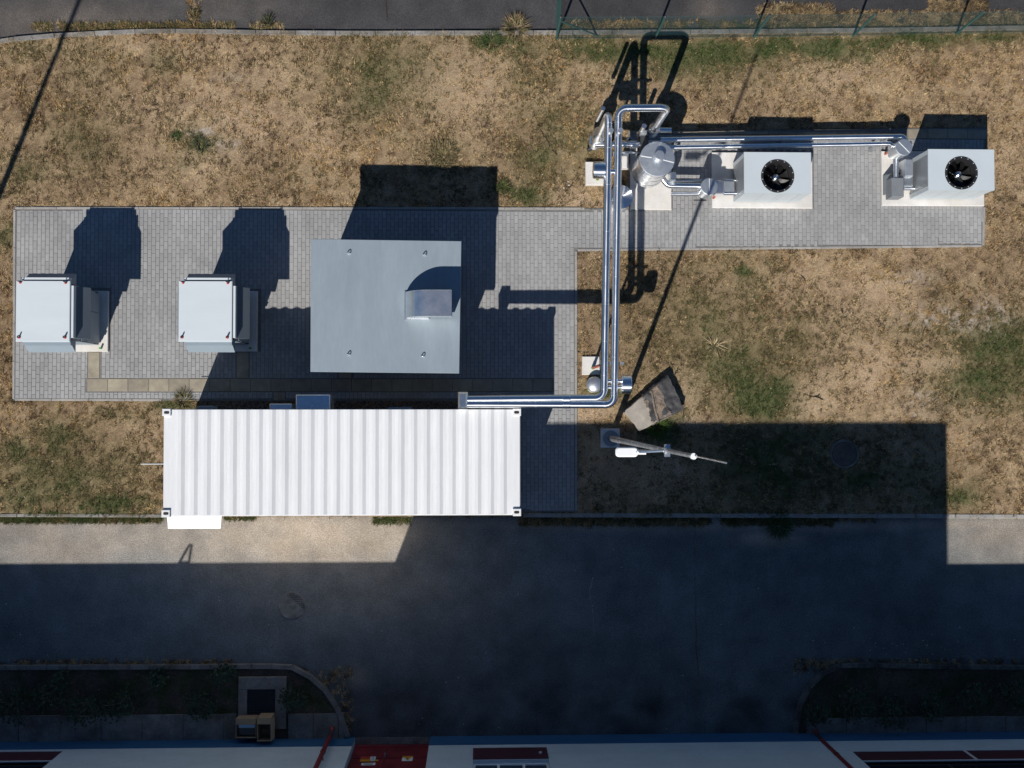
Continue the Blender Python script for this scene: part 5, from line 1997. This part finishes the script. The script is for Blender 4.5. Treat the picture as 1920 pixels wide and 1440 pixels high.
parts = []
for args in ((0, 305, 967, 979, 900, Z_ROAD, .45), (420, 480, 968, 974, 60, Z_ROAD, .8), (700, 770, 968, 982, 120, Z_ROAD, .85), (975, 1560, 969, 984, 1500, Z_ROAD, .35), (1560, 1640, 970, 978, 60, Z_ROAD, .2),
             (60, 440, 44, 58, 700, -.06, .45), (470, 530, 44, 58, 60, -.06, .4), (1050, 1920, 40, 56, 900, -.06, .35), (1420, 1560, 8, 44, 500, -.06, -.2), (1480, 1920, 22, 44, 900, -.06, -.2), (1740, 1850, 2, 24, 260, -.06, -.2), (1100, 1200, 40, 54, 160, -.06, -.2), (350, 374, 0, 54, 60, -.06, 0),
             (0, 445, 1238, 1256, 300, Z_ROAD, 0), (560, 660, 1250, 1370, 260, Z_ROAD, -.1), (1490, 1920, 1236, 1258, 420, Z_ROAD, -.1)):
    parts.append(verge(*args, 'v'))
V2 = np.concatenate([q[0] for q in parts])
C2 = np.concatenate([q[1] for q in parts])
Z2 = np.concatenate([q[2] for q in parts])
H2 = np.concatenate([q[3] for q in parts])
blades(V2[:, 0], V2[:, 1], Z2, H2, RNG.uniform(.03, .09, len(V2)), np.full(len(V2), .006), C2, 12, 'verge_weeds', np.full(len(V2), .03))

# litter: pebbles and pale chips
n = 900
px, py = RNG.uniform(0, 1920, n), np.concatenate([RNG.uniform(66, 960, n // 2), RNG.uniform(66, 960, n - n // 2)])
v = np.array([UX(a, b_) for a, b_ in zip(px, py)])
ok = np.ones(n, bool)
for m_ in MASKS:
    ok &= ~inside(m_, v[:, 0], v[:, 1])
v = v[ok][:420]
cl = [(1220 + 5, 975)]
extra = np.array([UX(a, b_) for a, b_ in [(1057, 322), (1017, 327), (1047, 333), (1065, 340), (1067, 347), (1057, 352), (1776, 868 // 3), (931, 295), (893, 180), (852, 160), (1030, 240), (1088, 783), (1100, 785), (1558, 530), (1044, 93)]])
v = np.concatenate([v, extra])
rv = np.concatenate([UX(RNG.uniform(0, 1920), RNG.uniform(1000, 1370), Z_ROAD) + (Z_ROAD,) for _ in range(110)]).reshape(-1, 3)
rv2 = np.concatenate([UX(RNG.normal(1640, 90), RNG.normal(1215, 16), Z_ROAD) + (Z_ROAD,) for _ in range(45)]).reshape(-1, 3)
P3 = np.concatenate([np.c_[v, np.zeros(len(v))], rv, rv2])
VV, FF = [], []
for i, q in enumerate(P3):
    s = RNG.uniform(.006, .016) * (1.9 if len(v) - 15 <= i < len(v) else 1)
    o0 = len(VV)
    th = RNG.uniform(0, 6.28)
    for k in range(5):
        t = th + k * 2 * math.pi / 5
        r_ = s * RNG.uniform(.7, 1.3)
        VV.append((q[0] + math.cos(t) * r_, q[1] + math.sin(t) * r_, q[2]))
    VV.append((q[0], q[1], q[2] + s * 1.3))
    FF += [(o0 + k, o0 + (k + 1) % 5, o0 + 5) for k in range(5)]
np_mesh('pebbles', np.array(VV), np.array(FF), 'pebble', kind='stuff')


# single clumps one can pick out
def clump(px, py, r, n, h, col, name, label, cat, z=0.0, wid=.006, lean=None):
    c0 = U(px, py, z)
    t = RNG.uniform(0, 2 * math.pi, n)
    rr_ = r * np.sqrt(RNG.uniform(0, 1, n)) * .55
    X_, Y_ = c0.x + np.cos(t) * rr_, c0.y + np.sin(t) * rr_
    x = X_
    th = t + RNG.normal(0, .5, n)
    hh = h * RNG.uniform(.5, 1.2, n)
    ln = (lean or r * .7) * RNG.uniform(.4, 1.2, n)
    w = wid * RNG.uniform(.6, 1.3, n)
    dx, dy = np.cos(th), np.sin(th)
    V_ = np.empty((n, 5, 3))
    m1x, m1y, m1z = X_ + dx * ln * .45, Y_ + dy * ln * .45, hh * .8
    V_[:, 0] = np.stack([X_ - dy * w, Y_ + dx * w, 0 * X_], 1)
    V_[:, 1] = np.stack([X_ + dy * w, Y_ - dx * w, 0 * X_], 1)
    V_[:, 2] = np.stack([m1x + dy * w * .8, m1y - dx * w * .8, m1z], 1)
    V_[:, 3] = np.stack([m1x - dy * w * .8, m1y + dx * w * .8, m1z], 1)
    V_[:, 4] = np.stack([X_ + dx * ln, Y_ + dy * ln, hh * .75], 1)
    V_ -= np.array([c0.x, c0.y, 0])
    k = np.arange(n)[:, None] * 5
    F_ = np.concatenate([k + [0, 1, 2], k + [0, 2, 3], k + [3, 2, 4]])
    cc = np.array(col) if isinstance(col, list) else np.array([col])
    cs = cc[RNG.integers(0, len(cc), n)] * RNG.uniform(.6, 1.35, (n, 1))
    ob = np_mesh(name, V_.reshape(-1, 3), F_, 'blade', np.repeat(cs, 5, 0))
    ob.location = (c0.x, c0.y, z)
    tag(ob, label, cat)
    return ob


DRY = [(.34, .26, .15), (.24, .17, .09), (.13, .11, .05)]
GRN = [(.06, .085, .03), (.08, .09, .035), (.16, .13, .06)]
clump(966, 52, .4, 260, .14, DRY + [(.1, .1, .045)], 'grass_tussock', 'big dry grass tussock growing over the kerb left of the fence', 'grass tussock', 0, .006)
clump(502, 44, .22, 60, .24, GRN + [(.03, .04, .03)], 'weed', 'spiky green weed standing in the car park gutter', 'weed', -.06, .007)
clump(365, 30, .16, 110, .14, DRY + GRN, 'weed', 'yellowish weed growing out of the asphalt seam', 'weed', -.06)
clump(830, 290, .6, 620, .09, [(.15, .13, .06), (.24, .18, .1), (.1, .1, .04), (.3, .23, .13)], 'grass_tussock', 'round olive grass patch at the shadow edge behind the ventilation house', 'grass tussock', 0, .006, .12)
clump(1340, 648, .2, 34, .12, [(.5, .4, .25), (.42, .31, .18)], 'grass_tussock', 'pale straw wisp lying in the lawn beneath the coolers', 'grass tussock', 0, .006, .28)
clump(378, 270, .26, 130, .08, [(.05, .07, .035), (.08, .085, .045)], 'weed', 'dark green weed patch with pale chips in the upper left lawn', 'weed')
clump(330, 258, .14, 60, .08, [(.045, .08, .03), (.07, .085, .035)], 'weed', 'small bright green weed left of the pale chips', 'weed')
clump(945, 352, .24, 150, .1, [(.05, .085, .025), (.09, .1, .035), (.12, .1, .05)], 'weed', 'bright green weed beside the corner of the ventilation house shadow', 'weed')
clump(922, 78, .32, 170, .12, [(.045, .085, .025), (.06, .1, .03), (.1, .1, .05)], 'weed', 'bright green weed at the kerb near the dry tussock', 'weed')
clump(1232, 800, .34, 320, .16, [(.05, .1, .02), (.09, .12, .03)], 'weed', 'green weed between the lamp footing and the pit lid', 'weed')
clump(345, 752, .3, 200, .16, DRY + GRN, 'weed', 'brownish weed between paving and the corner of the container', 'weed')
clump(1460, 985, .4, 320, .14, [(.03, .07, .02), (.05, .08, .03)], 'weed', 'shaded green weed hanging over the road kerb', 'weed', -.06)


def shrub(px, py, r, h, n, label):
    c0 = U(px, py, 0)
    t = thing('shrub', (c0.x, c0.y, -.02), label, 'shrub', 'shrubs in the planting beds')
    nb = 7
    st_ = MB()
    cents = []
    for k in range(nb):
        a = 2 * math.pi * k / nb + random.uniform(-.4, .4)
        rr_ = r * random.uniform(.3, .95)
        tip = Vector((c0.x + rr_ * math.cos(a), c0.y + rr_ * math.sin(a) * .8, h * random.uniform(.45, 1)))
        cents.append(tip)
        st_.tube([(c0.x, c0.y, -.03), ((c0.x + tip.x) / 2, (c0.y + tip.y) / 2, tip.z * .6), tuple(tip)], .008, .03, 5, 2)
    st_.build('stem', 'mud', t)
    V_, F_ = [], []
    for i in range(n):
        q = random.choice(cents)
        d = Vector((random.gauss(0, 1), random.gauss(0, 1), random.gauss(0, .7))) * r * .24
        p_ = q + d
        p_.z = max(.02, p_.z)
        a = random.uniform(0, 6.28)
        u_ = Vector((math.cos(a), math.sin(a), random.uniform(-.7, .4))).normalized()
        w_ = u_.cross(Vector((random.uniform(-.5, .5), random.uniform(-.5, .5), 1))).normalized()
        l_, ww = random.uniform(.05, .11), random.uniform(.018, .035)
        o0 = len(V_)
        V_ += [p_, p_ + u_ * l_ * .5 + w_ * ww, p_ + u_ * l_, p_ + u_ * l_ * .5 - w_ * ww]
        F_.append((o0, o0 + 1, o0 + 2, o0 + 3))
    m = MB().add(V_, F_)
    m.build('foliage', 'leaf', t)


for (a, b_, r_, h_, lab) in ((30, 1315, .5, .5, 'leafy shrub at the far left end of the left planting bed'), (118, 1272, .26, .4, 'small fresh green shrub right beneath the kerb of the left planting bed'), (95, 1300, .42, .45, 'dark shrub second from the left end, with a spreading crown'),
                           (165, 1318, .42, .5, 'dark shrub below the small fresh green one'), (232, 1318, .4, .4, 'dark shrub in the middle of the left planting bed'), (300, 1270, .2, .25, 'tiny round shrub close under the left kerb'), (378, 1320, .34, .35, 'low shrub left of the grating shaft'), (425, 1262, .3, .3, 'low shrub under the kerb left of the grating shaft'), (552, 1308, .26, .3, 'low shrub right of the grating shaft'),
                           (1530, 1334, .28, .3, 'low shrub at the rounded corner of the right planting bed'), (1600, 1318, .42, .4, 'shrub second from the rounded corner of the right bed'), (1668, 1330, .4, .4, 'shrub in the middle of the right bed, close to the slabs'), (1735, 1322, .34, .35, 'narrow shrub right of the middle of the right bed'), (1812, 1300, .42, .45, 'broad shrub in the right bed nearer the kerb'), (1895, 1290, .5, .5, 'tallest shrub at the far right end of the right bed')):
    shrub(a, b_, r_, h_, 330, lab)

# ================================================================== LABELS OF THE SETTING AND THE STUFF
SETTING = {
    'ground': ['dry ground stretching away beyond the site'],
    'lawn': ['parched brown and olive lawn around the grey paving'],
    'road': ['wide asphalt road mostly in the shade of the factory'],
    'parking_area': ['dark asphalt car park behind the chain-link fence'],
    'paving': ['grey block paving under the cabinets, ventilation house and coolers'],
    'planting_bed': ['shaded planting bed with the grating shaft at lower left', 'shaded planting bed with rounded corner at lower right'],
    'kerb': ['grey kerb between the top of the lawn and the car park', 'thin pale kerb along the road left of the container', 'pale kerb along the road right of the container',
             'curved kerb round the lower left planting bed', 'dark curved kerb round the lower right planting bed'],
    'building_apron': ['strip of concrete slabs at the facade left of the boxes', 'short slab strip at the facade between boxes and downpipe', 'strip of concrete slabs at the facade of the right wing'],
    'foundation_pad': ['pale concrete pad under the cooler near the tank', 'pale concrete pad under the far right cooler', 'pale concrete pad under the silver tank', 'small pale concrete pad left of the pipe pair'],
}
seen = {}
for ob in list(scene.objects):
    if ob.parent is None and ob.get('kind') == 'structure':
        base_name = ob.name.split('.')[0]
        if base_name in SETTING:
            k = seen.get(base_name, 0)
            seen[base_name] = k + 1
            ob['label'] = SETTING[base_name][min(k, len(SETTING[base_name]) - 1)]
STUFF = {'dry_grass': ('short dry straw and olive grass covering the lawn', 'grass'), 'verge_weeds': ('low weeds growing along the kerbs and gutters', 'weeds'),
         'pebbles': ('small pale pebbles scattered over lawn and road', 'pebbles'), 'gravel': ('dark gravel strip between paving and container', 'gravel')}
for nm, (lb, ct) in STUFF.items():
    tag(bpy.data.objects[nm], lb, ct)
